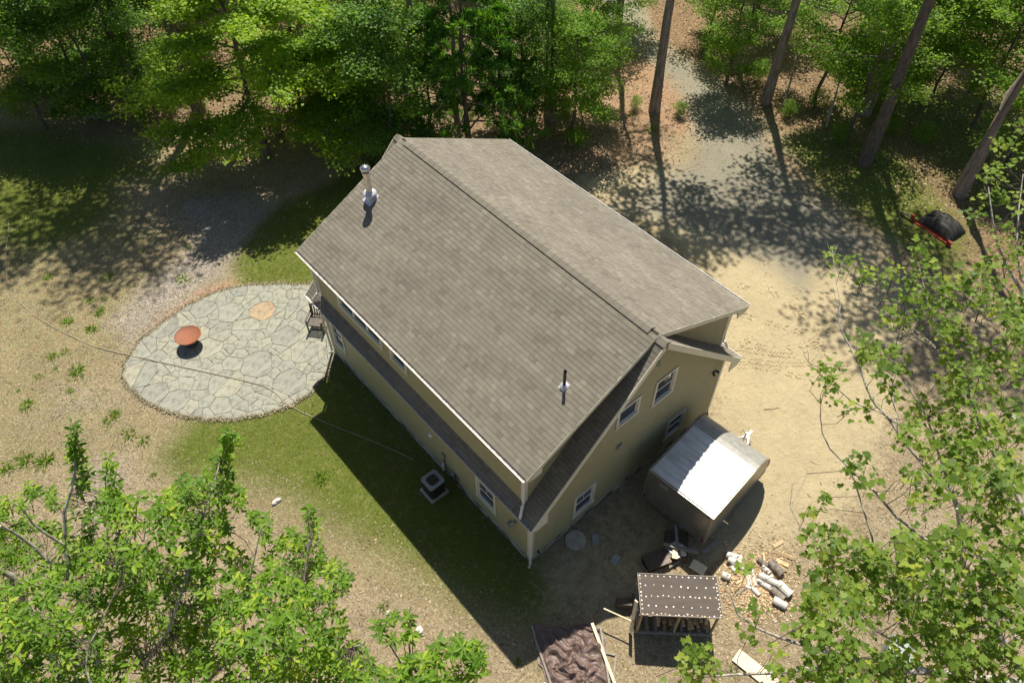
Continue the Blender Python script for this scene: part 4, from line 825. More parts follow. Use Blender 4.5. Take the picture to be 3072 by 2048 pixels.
for k in range(6): bb('back_slat', (-.235+k*.094, .30, .46), (-.235+k*.094, .35, .90), .02, .05, (1, 0, 0))

# ------------------------------------------------------------------ hose
hp = [(18, 500), (22, 530), (14, 560), (13, 600), (16, 640), (26, 675), (52, 702), (90, 732), (132, 757), (170, 775), (205, 792), (245, 804), (290, 814), (340, 825), (390, 836), (440, 847), (490, 858), (540, 869), (590, 881), (622, 893), (645, 912), (654, 926), (645, 932), (640, 926), (650, 921), (664, 930), (690, 945), (740, 967), (790, 987), (850, 1010), (920, 1040), (975, 1068)]
pts = [];
for i in range(len(hp)-1):
    for t in (0, .5):
        x = hp[i][0]*(1-t)+hp[i+1][0]*t; y = hp[i][1]*(1-t)+hp[i+1][1]*t; p = at(x, y, .0); z = gz(p[0], p[1])+.014
        if in_poly(p[0], p[1], hull): z += .045
        pts.append(Vector(at(x, y, z+.008)))
sm = [pts[0]]+[(pts[i-1]+pts[i]*2+pts[i+1])/4 for i in range(1, len(pts)-1)]+[pts[-1]]
MB().tube(sm, .016, 7).build('garden_hose', M['hose'], label='long tan garden hose crossing the yard, patio and lawn', cat='hose', smooth=True)
hq = [at(1160*.2232*0+762, 800+35, .06), at(757, 850, .06), at(756, 870, .05), at(757, 885, .03)]
MB().tube([Vector(p) for p in ((-.12, 11.25, .75), (-.2, 11.3, .3), (-.35, 11.35, .08))]+[Vector(at(757, 855, .06)), Vector(at(758, 880, .03))], .012, 6).build('short_hose', M['hose'], label='thin hose dropping from the tap at the patio corner', cat='hose')

# ------------------------------------------------------------------ rocks, snow plough, bin
def rock(c, r, m, lb, sq=.6, nm='rock', cat='rock'):
    import bmesh
    bm = bmesh.new(); bmesh.ops.create_icosphere(bm, subdivisions=3, radius=1); ph = [random.uniform(0, 6) for _ in range(6)]
    for v in bm.verts:
        k = 1+.18*math.sin(v.co.x*3+ph[0])+.14*math.sin(v.co.y*4+ph[1])+.10*math.sin(v.co.z*5+ph[2]+v.co.x*4)
        v.co = Vector((v.co.x*r*k, v.co.y*r*k*.8, max(v.co.z, -.4)*r*k*sq))
    me = bpy.data.meshes.new(nm); bm.to_mesh(me); bm.free(); me.materials.append(M[m]); me.polygons.foreach_set('use_smooth', [True]*len(me.polygons)); o = link(nm, me); o.location = (c[0], c[1], gz(c[0], c[1])+r*.2); tag(o, lb, cat); return o
rock(at(222, 262), .55, 'rock', 'grey boulder at the forest edge on the far left', .8, 'boulder', 'boulder')
rock(at(905, 300), .75, 'rock', 'mossy boulder behind the house ridge under dark trees', .8, 'boulder', 'boulder')
rock(at(635, 1153), .14, 'whiterock', 'small white rock on the dry grass left of the house shadow')
rock(at(962, 1448), .13, 'whiterock', 'pale rock beside seedlings at the bottom centre')
rock(at(893, 1407), .09, 'whiterock', 'small pale stone among seedlings below the lawn')
rock(at(552, 1128), .10, 'whiterock', 'pale stone at the end of the dirt strip left of the lawn')
pw = at(2140, 535); plw = empty('snow_plough', (pw[0], pw[1], 0), R(-97), label='orange-edged plough under a black cover on the right verge', cat='plough'); plw.scale = (.85, .8, .65)
# local x: along the blade
mb = MB(); prf = [(-.10, .02), (-.02, .10), (.0, .18), (-.04, .24)]
n = len(prf)
for k in (0,): mb.add([(x, y, z) for x in (-1.15, 1.0) for y, z in prf], [(i, i+1, n+i+1, n+i) for i in range(n-1)])
mb.build('blade', M['orange'], plw); MB().beam((-1.2, -.13, .06), (1.05, -.13, .06), .05, .12).build('cutting_edge', M['orange'], plw)
MB().box((1.05, -.15, .2), (.22, .18, .3)).build('end_plate', M['orange'], plw); MB().box((-1.2, -.08, .35), (.16, .14, .3)).build('end_plate', M['orange'], plw); MB().beam((-1.85, -.1, .15), (-1.2, -.1, .3), .16, .05).build('push_arm', M['darkmetal'], plw)
V = []; nu2 = 28
for i in range(nu2):
    for j in range(nu2):
        u_, v_ = i/(nu2-1)*2-1, j/(nu2-1)*2-1; h = max(0, 1-abs(u_)**2.6)*max(0, 1-abs(v_)**2.6); V.append((u_*1.0+.0, .75+v_*.75, .05+.85*h**.6+.05*math.sin(u_*9+v_*5)*h+.03*math.sin(v_*17)))
link('cover', fastmesh('cover', np.array(V), np.array([(i*nu2+j, (i+1)*nu2+j, (i+1)*nu2+j+1, i*nu2+j+1) for i in range(nu2-1) for j in range(nu2-1)]), np.full(len(V), .5), M['cover'], True), plw)
bc = at(2068, 1492, .8); bn = empty('wheeled_bin', (bc[0], bc[1], 0), R(20), label='grey-green bin half hidden under maple leaves at lower right', cat='bin')
MB().prism([(-.26, -.28), (.26, -.28), (.26, .28), (-.26, .28)], .05, .86).build('bin_body', M['binm'], bn); MB().prism([(-.29, -.32), (.29, -.32), (.29, .32), (-.29, .32)], .87, .92, bevel=.02).build('bin_lid', M['binm'], bn); MB().box((.0, -.2, .925), (.14, .04, .012)).build('lid_handle', M['black'], bn)
o = rock(at(2331, 960), .16, 'whiterock', 'pale round stone at the right edge under the maple')
# ------------------------------------------------------------------ vegetation
def limb_pts(p, d, length, n=5, droop=.0, wob=.12):
    p = np.array(p, float); d = np.array(d, float); d /= np.linalg.norm(d); out = [p.copy()]
    for i in range(n):
        d = d + rng.normal(0, wob, 3) + np.array([0, 0, -droop/n]); d /= np.linalg.norm(d); p = p + d*length/n; out.append(p.copy())
    return np.array(out)
def make_tree(kind, H, RC, cb, seed, lf, leafL, n_limb, n_sub, n_clump, n_leaf, trunk_r, bark, lean=0):
    """trunk mesh, crown mesh for one kind of tree built at the origin"""
    global rng
    keep = rng; rng = np.random.default_rng(seed); random.seed(seed)
    mb = MB(); top = np.array([lean*H*.12, rng.normal(0, .02*H), H*.97]); k = 9
    tp = [np.array([0, 0, -.15])+(top)*(i/(k-1))+np.array([rng.normal(0, .06), rng.normal(0, .06), 0])*(i > 0) for i in range(k)]
    tr_ = [trunk_r*(1.25 if i == 0 else 1)*(1-.86*(i/(k-1))**1.1) for i in range(k)]
    mb.tube(tp, tr_, 10, cap=False); tp = np.array(tp)
    def trunk_at(z):
        t = np.clip(z/(H*.97), 0, 1)*(k-1); i = min(int(t), k-2); return tp[i]*(1-(t-i))+tp[i+1]*(t-i)
    C = []; CD = []
    for i in range(n_limb):
        f = (i+.5)/n_limb; z = cb+(H-cb)*f**.9
        a = i*2.399+rng.normal(0, .3); prof = {'broad': math.sin(math.pi*(.18+.78*f))**.7, 'beech': (1-f)**.55*.95+.12, 'pine': (1-f)**.75+.08, 'tall': math.sin(math.pi*(.12+.85*f))**.6}[kind]
        ln = RC*prof*rng.uniform(.75, 1.1); el = {'broad': rng.uniform(.1, .8), 'beech': rng.uniform(-.05, .28), 'pine': rng.uniform(-.05, .3), 'tall': rng.uniform(0, .5)}[kind]
        d = np.array([math.cos(a)*math.cos(el), math.sin(a)*math.cos(el), math.sin(el)]); P = limb_pts(trunk_at(min(z-.3, H*.93)), d, ln, 5, .25 if kind != 'broad' else .1, .10)
        mb.tube(P, [trunk_r*.30*(1-.8*j/5)*(.4+.6*ln/RC) for j in range(6)], 5, cap=False)
        for s in range(n_sub):
            t = (s+1)/n_sub*.85+.15; q = t*5; j = min(int(q), 4); p = P[j]*(1-(q-j))+P[j+1]*(q-j); dd = P[min(j+1, 5)]-P[j]; dd /= np.linalg.norm(dd)
            side = np.cross(dd, [0, 0, 1]); side /= np.linalg.norm(side)+1e-6; sg = 1 if s % 2 else -1
            d2 = dd*.7+side*sg*rng.uniform(.4, 1.0)+np.array([0, 0, rng.uniform(-.15, .45) if kind in ('broad', 'tall') else rng.uniform(-.1, .12)])
            l2 = ln*.34*rng.uniform(.6, 1.2)*(1.1-.4*t); P2 = limb_pts(p, d2, l2, 3, .1, .12)
            mb.tube(P2, [trunk_r*.09, trunk_r*.07, trunk_r*.05, trunk_r*.02], 4, cap=False)
            for c in range(n_clump):
                u = (c+1)/n_clump*3; jj = min(int(u), 2); C.append(P2[jj]*(1-(u-jj))+P2[jj+1]*(u-jj)); CD.append(d2/np.linalg.norm(d2))
    C = np.array(C); CD = np.array(CD); m = len(C)
    trunk = mb.mesh('trunk_and_limbs', M[bark], True)
    if kind in ('broad', 'tall'): sig = np.array([.32, .32, .09])*(1.35 if kind == 'tall' else 1)
    elif kind == 'beech': sig = np.array([.26, .26, .05])
    else: sig = np.array([.02, .02, .02])
    ci = np.repeat(np.arange(m), n_leaf); ctone = rng.uniform(.2, .8, m)
    P = C[ci]+gauss(len(ci))*sig
    if kind == 'pine':
        D = nrm(gauss(len(ci))+np.array([0, 0, .25])+CD[ci]*.5); Nn = gauss(len(ci))
        V, F = leaves(P, D, Nn, leafL*rng.uniform(.7, 1.2, len(ci)), leafL*.17, T_RHOMB)
    else:
        D = nrm(gauss(len(ci))*np.array([1, 1, .35])+CD[ci]*.8+np.array([0, 0, -.2])); Nn = nrm(gauss(len(ci), .32 if kind == 'beech' else .42)+np.array([0, 0, 1.0]))
        V, F = leaves(P, D, Nn, leafL*rng.uniform(.65, 1.25, len(ci)), leafL*rng.uniform(.5, .75, len(ci)), T_RHOMB)
    tone = np.repeat(np.clip(ctone[ci]+rng.normal(0, .16, len(ci)), 0, 1), 4)
    crown = fastmesh('crown', V, F, tone, M[lf]); rng = keep
    return trunk, crown
def place(name, meshes, x, y, rz, s, label, cat, group, crown_name='crown'):
    r = empty(name, (x, y, gz(x, y)), rz, label=label, cat=cat, group=group); r.scale = (s,)*3
    link('trunk', meshes[0], r); link(crown_name, meshes[1], r); return r
KT = {}
def kind(k):
    if k not in KT:
        KT[k] = {
         'broad1': lambda: make_tree('broad', 9, 3.0, 1.6, 11, 'leaf_forest', .17, 26, 7, 3, 22, .13, 'bark_dark'),
         'broad2': lambda: make_tree('broad', 8, 2.8, 1.0, 12, 'leaf_forest', .16, 24, 7, 3, 22, .11, 'bark_dark'),
         'dark1': lambda: make_tree('broad', 10, 3.2, 1.8, 13, 'leaf_dark', .17, 26, 7, 3, 22, .15, 'bark_dark'),
         'dark2': lambda: make_tree('broad', 8, 2.6, .8, 14, 'leaf_dark', .16, 24, 7, 3, 22, .11, 'bark_dark'),
         'light1': lambda: make_tree('broad', 9, 3.0, 2.0, 15, 'leaf_light', .17, 24, 7, 3, 20, .12, 'bark_dark'),
         'light2': lambda: make_tree('broad', 8, 2.7, 1.4, 16, 'leaf_light', .16, 22, 7, 3, 20, .10, 'bark_dark'),
         'beech': lambda: make_tree('beech', 9.0, 4.5, 1.6, 17, 'leaf_beech', .17, 30, 10, 4, 36, .15, 'bark_dark'),
         'pine': lambda: make_tree('pine', 10, 3.0, 1.3, 18, 'leaf_pine', .30, 40, 7, 3, 24, .16, 'bark_dark'),
         'tallp': lambda: make_tree('tall', 21, 3.4, 11.5, 19, 'leaf_pine', .26, 20, 6, 2, 16, .25, 'bark_pine'),
         'tallb': lambda: make_tree('tall', 19, 3.4, 10.5, 20, 'leaf_forest', .22, 20, 6, 3, 10, .26, 'bark_dark'),
         'slim': lambda: make_tree('tall', 19, 1.8, 13, 22, 'leaf_forest', .2, 9, 4, 2, 12, .24, 'bark_pine'),
         'sap': lambda: make_tree('broad', 3.0, 1.1, .5, 21, 'leaf_forest', .13, 12, 5, 2, 18, .03, 'bark_dark')}[k]()
    return KT[k]
# understorey and forest trees: (x, y, z of crown centre in the print, kind, scale, label)
FT = [
 (555, 160, 4.6, 'beech', 1.12, 'bright yellow-green tree with tiered branches at the forest edge behind the patio'),
 (120, 195, 0, 'dark1', 1.0, 'dark leafy tree with black trunk at the upper left corner of the forest'),
 (210, 262, 0, 'dark2', 1.0, 'dark leafy tree just behind the grey boulder'),
 (300, 200, 1.5, 'dark2', .9, 'dark tree squeezed against the left of the bright yellow-green tree'),
 (40, 80, 2.5, 'dark1', 1.0, 'leafy tree filling the far upper left corner'),
 (250, 40, 1.2, 'broad1', 1.05, 'leafy tree behind the dark pair at upper left'),
 (385, 60, 1.2, 'dark1', 1.0, 'dark tree behind the left side of the bright yellow-green tree'),
 (790, 90, 2.5, 'broad1', 1.0, 'green tree directly right of the bright yellow-green tree'),
 (800, 225, 2.2, 'broad2', .75, 'lower green tree behind the far end of the house roof'),
 (880, 190, 4, 'dark2', 1.0, 'green tree left of the dark pine beyond the ridge end'),
 (925, 30, 1.2, 'broad1', 1.05, 'tall green tree at the top edge left of the pine'),
 (1065, 150, 5, 'pine', 1.05, 'dark green pine with fluffy tufts behind the house roof'),
 (1150, 190, 3, 'pine', .72, 'smaller dark pine at the right of the fluffy pine'),
 (1235, 60, 1.2, 'broad2', 1.0, 'leafy tree left of the double trunk at the top'),
 (1325, 150, 4, 'broad2', .8, 'leafy tree in front of the double trunk'),
 (1345, 20, 1.2, 'dark1', .9, 'dark leafy tree at the top edge above the needle-covered patch'),
 (1420, 10, 1.2, 'broad1', .8, 'leafy tree hanging over the top of the driveway'),
 (1640, 40, 1.2, 'light2', .85, 'leafy tree right of the driveway at the top edge'),
 (1690, 95, 2.5, 'broad2', .85, 'leafy tree left of the tall bare pine trunk by the drive'),
 (1740, 10, 1.2, 'dark1', .9, 'dark tree behind the tall bare trunk by the drive'),
 (1905, 130, 2.5, 'light1', .85, 'light green maple right of the tall bare trunk'),
 (1990, 40, 1.2, 'light1', 1.0, 'light green tree at the top edge, second right of the bare trunk'),
 (2075, 130, 2.5, 'light2', .9, 'light green tree above the leaning grey trunk'),
 (2280, 110, 2.5, 'light1', 1.15, 'big light green tree in the upper right corner'),
 (2190, 120, 2.5, 'light2', .9, 'light green tree in front of the big one at upper right'),
 (2180, 20, 1.2, 'dark1', .9, 'dark tree at the top edge near the right corner'),
 (2400, 230, 4, 'light2', .85, 'light green tree cut by the right edge of the picture'),
 (480, -60, 1.2, 'broad1', 1.0, 'green tree behind the top of the bright yellow-green tree'),
 (75, 235, 1.5, 'broad2', .8, 'low leafy tree at the left edge in front of the dark trees'),
 (400, 60, 1.5, 'broad1', .95, 'green tree peeping out left of the bright yellow-green tree'),
 (725, 165, 2.5, 'broad2', .75, 'mid green tree touching the right flank of the yellow-green tree'),
 (745, 250, 2, 'broad2', .7, 'low green tree in shade between patio lawn and roof end'),
 (860, 90, 4.5, 'broad1', .95, 'mid green tree above the far gable tip'),
 (980, 190, 3, 'pine', .7, 'short pine hugging the left trunk behind the roof'),
 (1200, 120, 4, 'dark2', .9, 'dark leafy tree between the pines and the double trunk'),
 (170, 110, 4, 'dark2', 1.0, 'dark leafy tree between the two leftmost trunks'),
 (1350, 70, 4, 'broad2', .8, 'leafy crown just left of the trunk with the curved shadow'),
 (2010, 150, 4, 'light1', .85, 'light green maple covering the upper part of the leaning trunk'),
 (2330, 110, 4.5, 'light1', .95, 'light green tree over the upper end of the dark leaning trunk'),
 (2120, 60, 4, 'broad2', .9, 'mid green tree between the light maples at upper right'),
 (660, 30, 1.2, 'broad2', 1.1, 'green tree at the top edge right of the yellow-green tree'),
]
for i, (x, y, z, k, s, lb) in enumerate(FT):
    p = at(x, y, z); place({'pine': 'pine_tree', 'beech': 'bright_tree'}.get(k, 'leafy_tree'), kind(k), p[0], p[1], i*1.9, s, lb, 'tree', 'trees at the forest edge')
# deeper rows seen between the crowns
bx = [(-150, -40), (-20, -70), (110, -60), (230, -75), (340, -60), (460, -80), (590, -70), (720, -60), (850, -80), (980, -60), (1100, -75), (1220, -60), (1330, -90), (1640, -90), (1760, -60), (1880, -80), (2010, -70), (2130, -80), (2260, -60), (2400, -40), (2500, 60), (2480, 200), (-160, 120)]
bx = [q for q in bx if not 1370 < q[0] < 1600]
for i, (x, y) in enumerate(bx):
    p = at(x, y, 1.0); place('leafy_tree', kind(('dark1', 'broad1', 'broad2', 'dark2', 'light1')[i % 5]), p[0], p[1], i*2.3, .6+.08*(i % 3), '%s leafy tree in the deep forest row beyond the top edge' % ORD[i], 'tree', 'deep forest trees along the top edge')
# tall trees: trunks seen bare, crowns above the frame throwing the yard's shadows
TT = [(968, 318, 'slim', .8, 'tall trunk rising behind the far end of the roof ridge'), (1052, 314, 'slim', .6, 'slim trunk behind the roof below the fluffy pine'),
      (1266, 275, 'slim', 1.0, 'straight dark pine trunk, thicker of the close pair'), (1256, 268, 'slim', .6, 'thin trunk hugging the left of the thicker pine trunk'),
      (1503, 255, 'tallp', 1.0, 'tall bare pine trunk standing beside the bend of the driveway'), (1414, 124, 'slim', .95, 'trunk casting a long curved shadow on the orange needles'),
      (1758, 236, 'tallp', 1.0, 'tall bare grey trunk on the right verge of the driveway'), (1985, 262, 'slim', 1.1, 'leaning thick trunk below the light green crowns'),
      (2203, 445, 'slim', 1.15, 'dark leaning trunk right of the driveway above the plough'), (330, 245, 'slim', .9, 'dark trunk in shade left of the bright tree'),
      (60, 150, 'slim', 1.0, 'dark trunk near the left edge among the dark trees'), (1696, 165, 'slim', .6, 'slim dark trunk left of the tall grey trunk')]
for i, (x, y, k, s, lb) in enumerate(TT):
    p = at(x, y, 0); r = place('tall_tree', kind(k), p[0], p[1], i*1.3+.5, s, lb, 'tree', 'tall forest trees')
# off-frame tall trees known only by their shadows on the yard: listed by where the crown's shadow falls
SHD = [((130, 545), 16.5, 'tallb', 1.25), ((290, 550), 16.5, 'tallb', 1.1), ((2130, 760), 17, 'tallb', 1.15)]
for i, ((x, y), z, k, s) in enumerate(SHD):
    g = at(x, y, 0)+SUN*(z*s/SUN[2]); place('tall_tree', kind(k), g[0], g[1], i*2.1, s, ('tall tree whose crown shades the far left yard', 'tall tree whose crown shades the yard above the patio', 'tall tree whose crown shades the ground near the right edge')[i], 'tree', 'tall woodland trees with crowns out of view')
for i, (x, y, x2, lb) in enumerate(((1805, 228, 1835, 'thin pale sapling trunk leaning right beyond the drive'), (1897, 292, 1935, 'thin pale forked sapling trunk leaning right under maples'), (2118, 165, 2126, 'short dark trunk in dappled light at upper right'))):
    a = at(x, y, 0); b = at(x2, y-130, 2.2); t = empty('sapling', tuple(a), label=lb, cat='tree'); MB().tube([(0, 0, 0), tuple((b-a)*.5+np.array([.05, 0, .1])), tuple(b-a)], [.055, .045, .03], 7).build('trunk', M['bark_grey'] if i < 2 else M['bark_dark'], t)
    c = link('crown', kind('sap')[1], t); c.location = tuple((b-a)*.8); c.scale = (.8,)*3
# small bushes on the forest edge
BL = ['beside the left foot of the double trunk', 'right of the double trunk base', 'on orange needles left of the driveway pine', 'right of the driveway pine base', 'in the grass below the leaning trunk', 'right below the leaning trunk', 'on the verge right of the driveway', 'right of the tall grey trunk base', 'behind the leaning trunk base', 'beside the boulder behind the ridge end', "in shade under the bright tree's right side", "in shade under the bright tree's left side", 'between boulder and bright tree', 'near the short dark trunk at upper right', 'between grey trunk and first sapling', "in leaf litter just beyond the roof's far eave", 'in shade below the bright tree', 'beside the dark trunk left of the bright tree', 'at the left edge under dark trees', 'just above the covered plough', 'left behind the tall grey trunk', "at the right of the driveway's top end"]
for i, (x, y, s) in enumerate(((1215, 235, .35), (1300, 262, .3), (1460, 250, .28), (1560, 265, .3), (2040, 310, .35), (2110, 330, .4), (1920, 330, .4), (1870, 250, .4), (2010, 255, .45), (885, 325, .45), (700, 270, .4), (455, 250, .5), (390, 262, .45), (2090, 200, .4), (1810, 270, .35), (1330, 330, .25), (640, 300, .4), (330, 290, .35), (50, 215, .5), (2260, 480, .35), (1745, 190, .45), (1620, 120, .4))):
    p = at(x, y, 0); place('bush', kind('sap'), p[0], p[1], i, s, 'small green bush '+BL[i], 'bush', 'small bushes on the forest floor')

# ------------------------------------------------------------------ near trees seen from above (left: glossy oval leaves; right: lobed maple)
def pix_poly_sample(n, poly, seed):
    r = np.random.default_rng(seed); P = np.array(poly, float); x0, y0 = P.min(0); x1, y1 = P.max(0); out = np.zeros((0, 2))
    while len(out) < n:
        q = r.uniform((x0, y0), (x1, y1), (n*2, 2)); out = np.vstack([out, q[poly_w(q[:, 0], q[:, 1], poly, 1e-3) > .5]])
    return out[:n]
def foreground(name, label, cat, base, branches, shoots, leaf_n, leafL, leafW, tmpl, matn, bark, twig_to, seed, spread, rosette):
    global rng
    rng = np.random.default_rng(seed); root = empty(name, tuple(base), label=label, cat=cat); B = np.array(base, float)
    mb = MB(); nodes = []
    for pts, r0, r1 in branches:
        P = np.array(pts)-B; nodes.append(P); k = len(P); mb.tube(P, [r0+(r1-r0)*i/(k-1) for i in range(k)], 8 if r0 > .03 else 6)
    mb.build('trunk_and_branches', M[bark], root, smooth=True)
    ND = np.vstack([np.vstack([P[i]*(1-t)+P[i+1]*t for i in range(len(P)-1) for t in (0, .25, .5, .75)]) for P in nodes])
    tw = MB(); S = shoots-B; allP = []; allD = []; allN = []; tones = []; sc = []
    for s in S:
        d = np.linalg.norm((ND-s)*np.array([1, 1, .9])+np.array([0, 0, .25]), axis=1); nb = ND[np.argmin(d)]
        mid = (s+nb)/2+rng.normal(0, .05, 3)+np.array([0, 0, -.08]); dist = np.linalg.norm(s-nb)
        if dist < .8: tw.tube([nb, mid, s], [.004+.004*dist, .005, .003], 4, cap=False)
        else: tw.tube([s+np.array([rng.normal(0, .12), rng.normal(0, .12), -.45]), s], [.006, .003], 4, cap=False)
        g = rng.uniform(0, 6.28); ct = np.clip(rng.normal(.36, .26), 0, 1); nl = leaf_n+rng.integers(-2, 3)
        for k in range(nl):
            if rosette:
                a = g+k*2.399; el = rng.uniform(-.35, .45); dd = np.array([math.cos(a)*math.cos(el), math.sin(a)*math.cos(el), math.sin(el)]); p = s+dd*.012-np.array([0, 0, .018*k])
                n = np.array([-math.cos(a)*math.sin(el), -math.sin(a)*math.sin(el), math.cos(el)])+rng.normal(0, .25, 3)
            else:
                a = rng.uniform(0, 6.28); p = s+rng.normal(0, 1, 3)*np.array(spread); dd = np.array([math.cos(a), math.sin(a), rng.uniform(-.7, .15)]); n = np.array([rng.normal(0, .42), rng.normal(0, .42), 1])
            allP.append(p); allD.append(dd); allN.append(n); tones.append(np.clip(ct+rng.normal(0, .18), 0, 1)); sc.append(rng.uniform(.5, 1.2))
    tw.build('twigs', M['bark_twig'], root, kind='stuff')
    P = np.array(allP); D = np.array(allD); Nn = np.array(allN); tones = np.array(tones); sc = np.array(sc)
    dist = np.linalg.norm(P+B-CAM, axis=1); order = np.argsort(dist/sc); one = order[:290]; rest = order[290:]
    V, F = leaves(P[rest], D[rest], Nn[rest], leafL*sc[rest], leafW*sc[rest], tmpl)
    link('leaves', fastmesh('leaves', V, F, np.repeat(tones[rest], len(tmpl[0])), M[matn]), root, kind='stuff')
    var = []
    for q in range(10):
        V, F = leaves(np.zeros((1, 3)), np.array([[1., 0, 0]]), np.array([[0, 0, 1.]]), [leafL], [leafW], tmpl); var.append(fastmesh('leaf', V, F, np.full(len(V), (q+.5)/10), M[matn]))
    for i in one:
        x = D[i]/np.linalg.norm(D[i]); y = np.cross(Nn[i], x); y /= np.linalg.norm(y); z = np.cross(x, y)
        o = link('leaf', var[min(9, int(tones[i]*10))], root); s = sc[i]; o.matrix_local = Matrix(((x[0]*s, y[0]*s, z[0]*s, P[i][0]), (x[1]*s, y[1]*s, z[1]*s, P[i][1]), (x[2]*s, y[2]*s, z[2]*s, P[i][2]), (0, 0, 0, 1)))
    return root
def br(pts, z0, z1, r0, r1):
    n = len(pts); return ([at(x, y, z0+(z1-z0)*i/(n-1)) for i, (x, y) in enumerate(pts)], r0, r1)
# left tree
def zl(x, y): return 11.6+1.6*math.sin(x*.011+1)*math.cos(y*.013)+.0016*(1568-y)
KP = [(-60, 1150), (60, 1120), (135, 1120), (160, 1110), (205, 1110), (240, 1120), (285, 1140), (350, 1125), (410, 1120), (450, 1080), (480, 1070), (545, 1110), (560, 1150), (610, 1200), (640, 1235), (690, 1225), (720, 1260), (780, 1290), (815, 1330), (770, 1390), (800, 1450), (840, 1490), (880, 1540), (900, 1620), (-60, 1620)]
sp = pix_poly_sample(1450, KP, 5); r5 = np.random.default_rng(6)
gap = [(185, 1135, 35), (125, 1175, 30), (560, 1230, 38), (590, 1245, 30), (110, 1260, 22), (410, 1240, 14), (80, 1160, 18), (280, 1290, 12), (140, 1350, 16), (820, 1390, 40)]
sp = np.array([p for p in sp if not any(math.hypot(p[0]-a, p[1]-b) < c for a, b, c in gap)])
sh_ = [np.array(at(x, y, zl(x, y)+r5.normal(0, .55))) for x, y in sp]
def spire(x0, y0, x1, y1, n, w): return [np.array(at(x0+(x1-x0)*i/n+r5.normal(0, w)*i/n, y0+(y1-y0)*i/n, zl(x0, y0+80)+1.1-1.3*i/n)) for i in range(n+1)]
for a in ((165, 972, 185, 1130, 15, 20), (158, 1010, 200, 1110, 9, 22), (522, 983, 500, 1110, 16, 16), (540, 1000, 470, 1080, 9, 12), (245, 1050, 262, 1140, 9, 16), (708, 1165, 712, 1260, 11, 14), (410, 1095, 420, 1130, 4, 10), (60, 1110, 120, 1160, 7, 16), (610, 1185, 600, 1240, 6, 14), (665, 1215, 690, 1260, 5, 12)): sh_ += spire(*a)
base = at(150, 1700, 9.5); base[2] = 0
bL = [br([(150, 1700), (146, 1568), (120, 1506), (91, 1451), (66, 1404), (47, 1360), (26, 1320), (-20, 1306)], 9.5, 12, .075, .045),
      br([(240, 1640), (222, 1500), (197, 1426), (186, 1382), (172, 1346), (161, 1327), (110, 1287), (77, 1254), (36, 1225), (0, 1207)], 9.5, 12.6, .055, .02),
      br([(161, 1327), (157, 1287), (146, 1250), (150, 1221), (146, 1178), (161, 1134), (172, 1086), (178, 1010), (168, 980)], 11.6, 13.4, .035, .010),
      br([(146, 1250), (110, 1229), (73, 1200), (55, 1170)], 12.2, 13, .022, .010), br([(190, 1400), (201, 1357), (237, 1305), (274, 1287)], 11.4, 12.6, .022, .008),
      br([(215, 1600), (197, 1525), (204, 1484), (234, 1426), (256, 1378), (270, 1349)], 12.2, 13.2, .016, .006), br([(330, 1640), (336, 1517), (358, 1488), (387, 1448), (410, 1380)], 10, 12.2, .045, .02),
      br([(410, 1380), (440, 1290), (470, 1180), (500, 1080), (522, 990)], 12.2, 13.2, .022, .006), br([(-20, 1350), (40, 1385), (90, 1430), (130, 1500)], 12.6, 11.6, .02, .03),
      br([(420, 1640), (480, 1560), (560, 1480), (640, 1420), (700, 1330), (710, 1240)], 9.5, 12.2, .04, .01), br([(640, 1420), (720, 1400), (780, 1350)], 11.2, 12, .02, .008), br([(500, 1640), (640, 1560), (760, 1500), (830, 1480)], 10, 11.5, .03, .01),
      br([(560, 1480), (560, 1380), (580, 1300), (600, 1210)], 11, 12.4, .025, .008), br([(-30, 1560), (30, 1590), (60, 1640)], 12.5, 11, .03, .04),
      ([at(150, 1700, 9.5), at(150, 1700, 9.5)*np.array([1, 1, .5]), at(150, 1700, 9.5)*np.array([1, 1, 0])], .10, .16), br([(150, 1700), (240, 1640)], 9.0, 9.5, .06, .05), br([(240, 1640), (330, 1640), (420, 1640), (500, 1640)], 9.3, 9.8, .05, .04)]
foreground('glossy_leaf_tree', 'glossy oval-leaved tree with bare grey branches filling the lower left corner', 'tree', base, bL, np.array(sh_), 9, .120, .052, T_OVAL, 'leaf_shiny', 'bark_grey', None, 31, None, True)
# two smaller plants of the same kind at bottom centre
for (poly, n, bpx, z, lb, sd) in (([(985, 1500), (1010, 1460), (1060, 1455), (1110, 1480), (1120, 1520), (1080, 1570), (1120, 1620), (860, 1620), (880, 1530), (930, 1500)], 120, (1010, 1640), 7.5, 'glossy oval-leaved shrub at the bottom centre of the picture', 41),
                                ([(850, 1430), (890, 1410), (920, 1400), (965, 1395), (965, 1430), (950, 1470), (905, 1480), (860, 1470)], 17, (945, 1560), 7.0, 'sparse leafy shoots with bare twigs between two pale rocks', 42)):
    s2 = pix_poly_sample(n, poly, sd); b2 = at(bpx[0], bpx[1], z-2); b2[2] = 0; bz = at(bpx[0], bpx[1], z-2)
    cx0, cy0 = s2.mean(0)
    brs = [([b2, bz], .05, .03)]+[([bz, at((bpx[0]+q[0])/2, (bpx[1]+q[1])/2, z-.8), at(q[0], q[1], z)], .02, .005) for q in s2[:6]]
    foreground('glossy_leaf_shrub', lb, 'shrub', b2, brs, np.array([at(a, b, z+rng.normal(0, .3)) for a, b in s2]), 8, .19, .068, T_OVAL, 'leaf_shiny', 'bark_twig', None, sd, None, True)
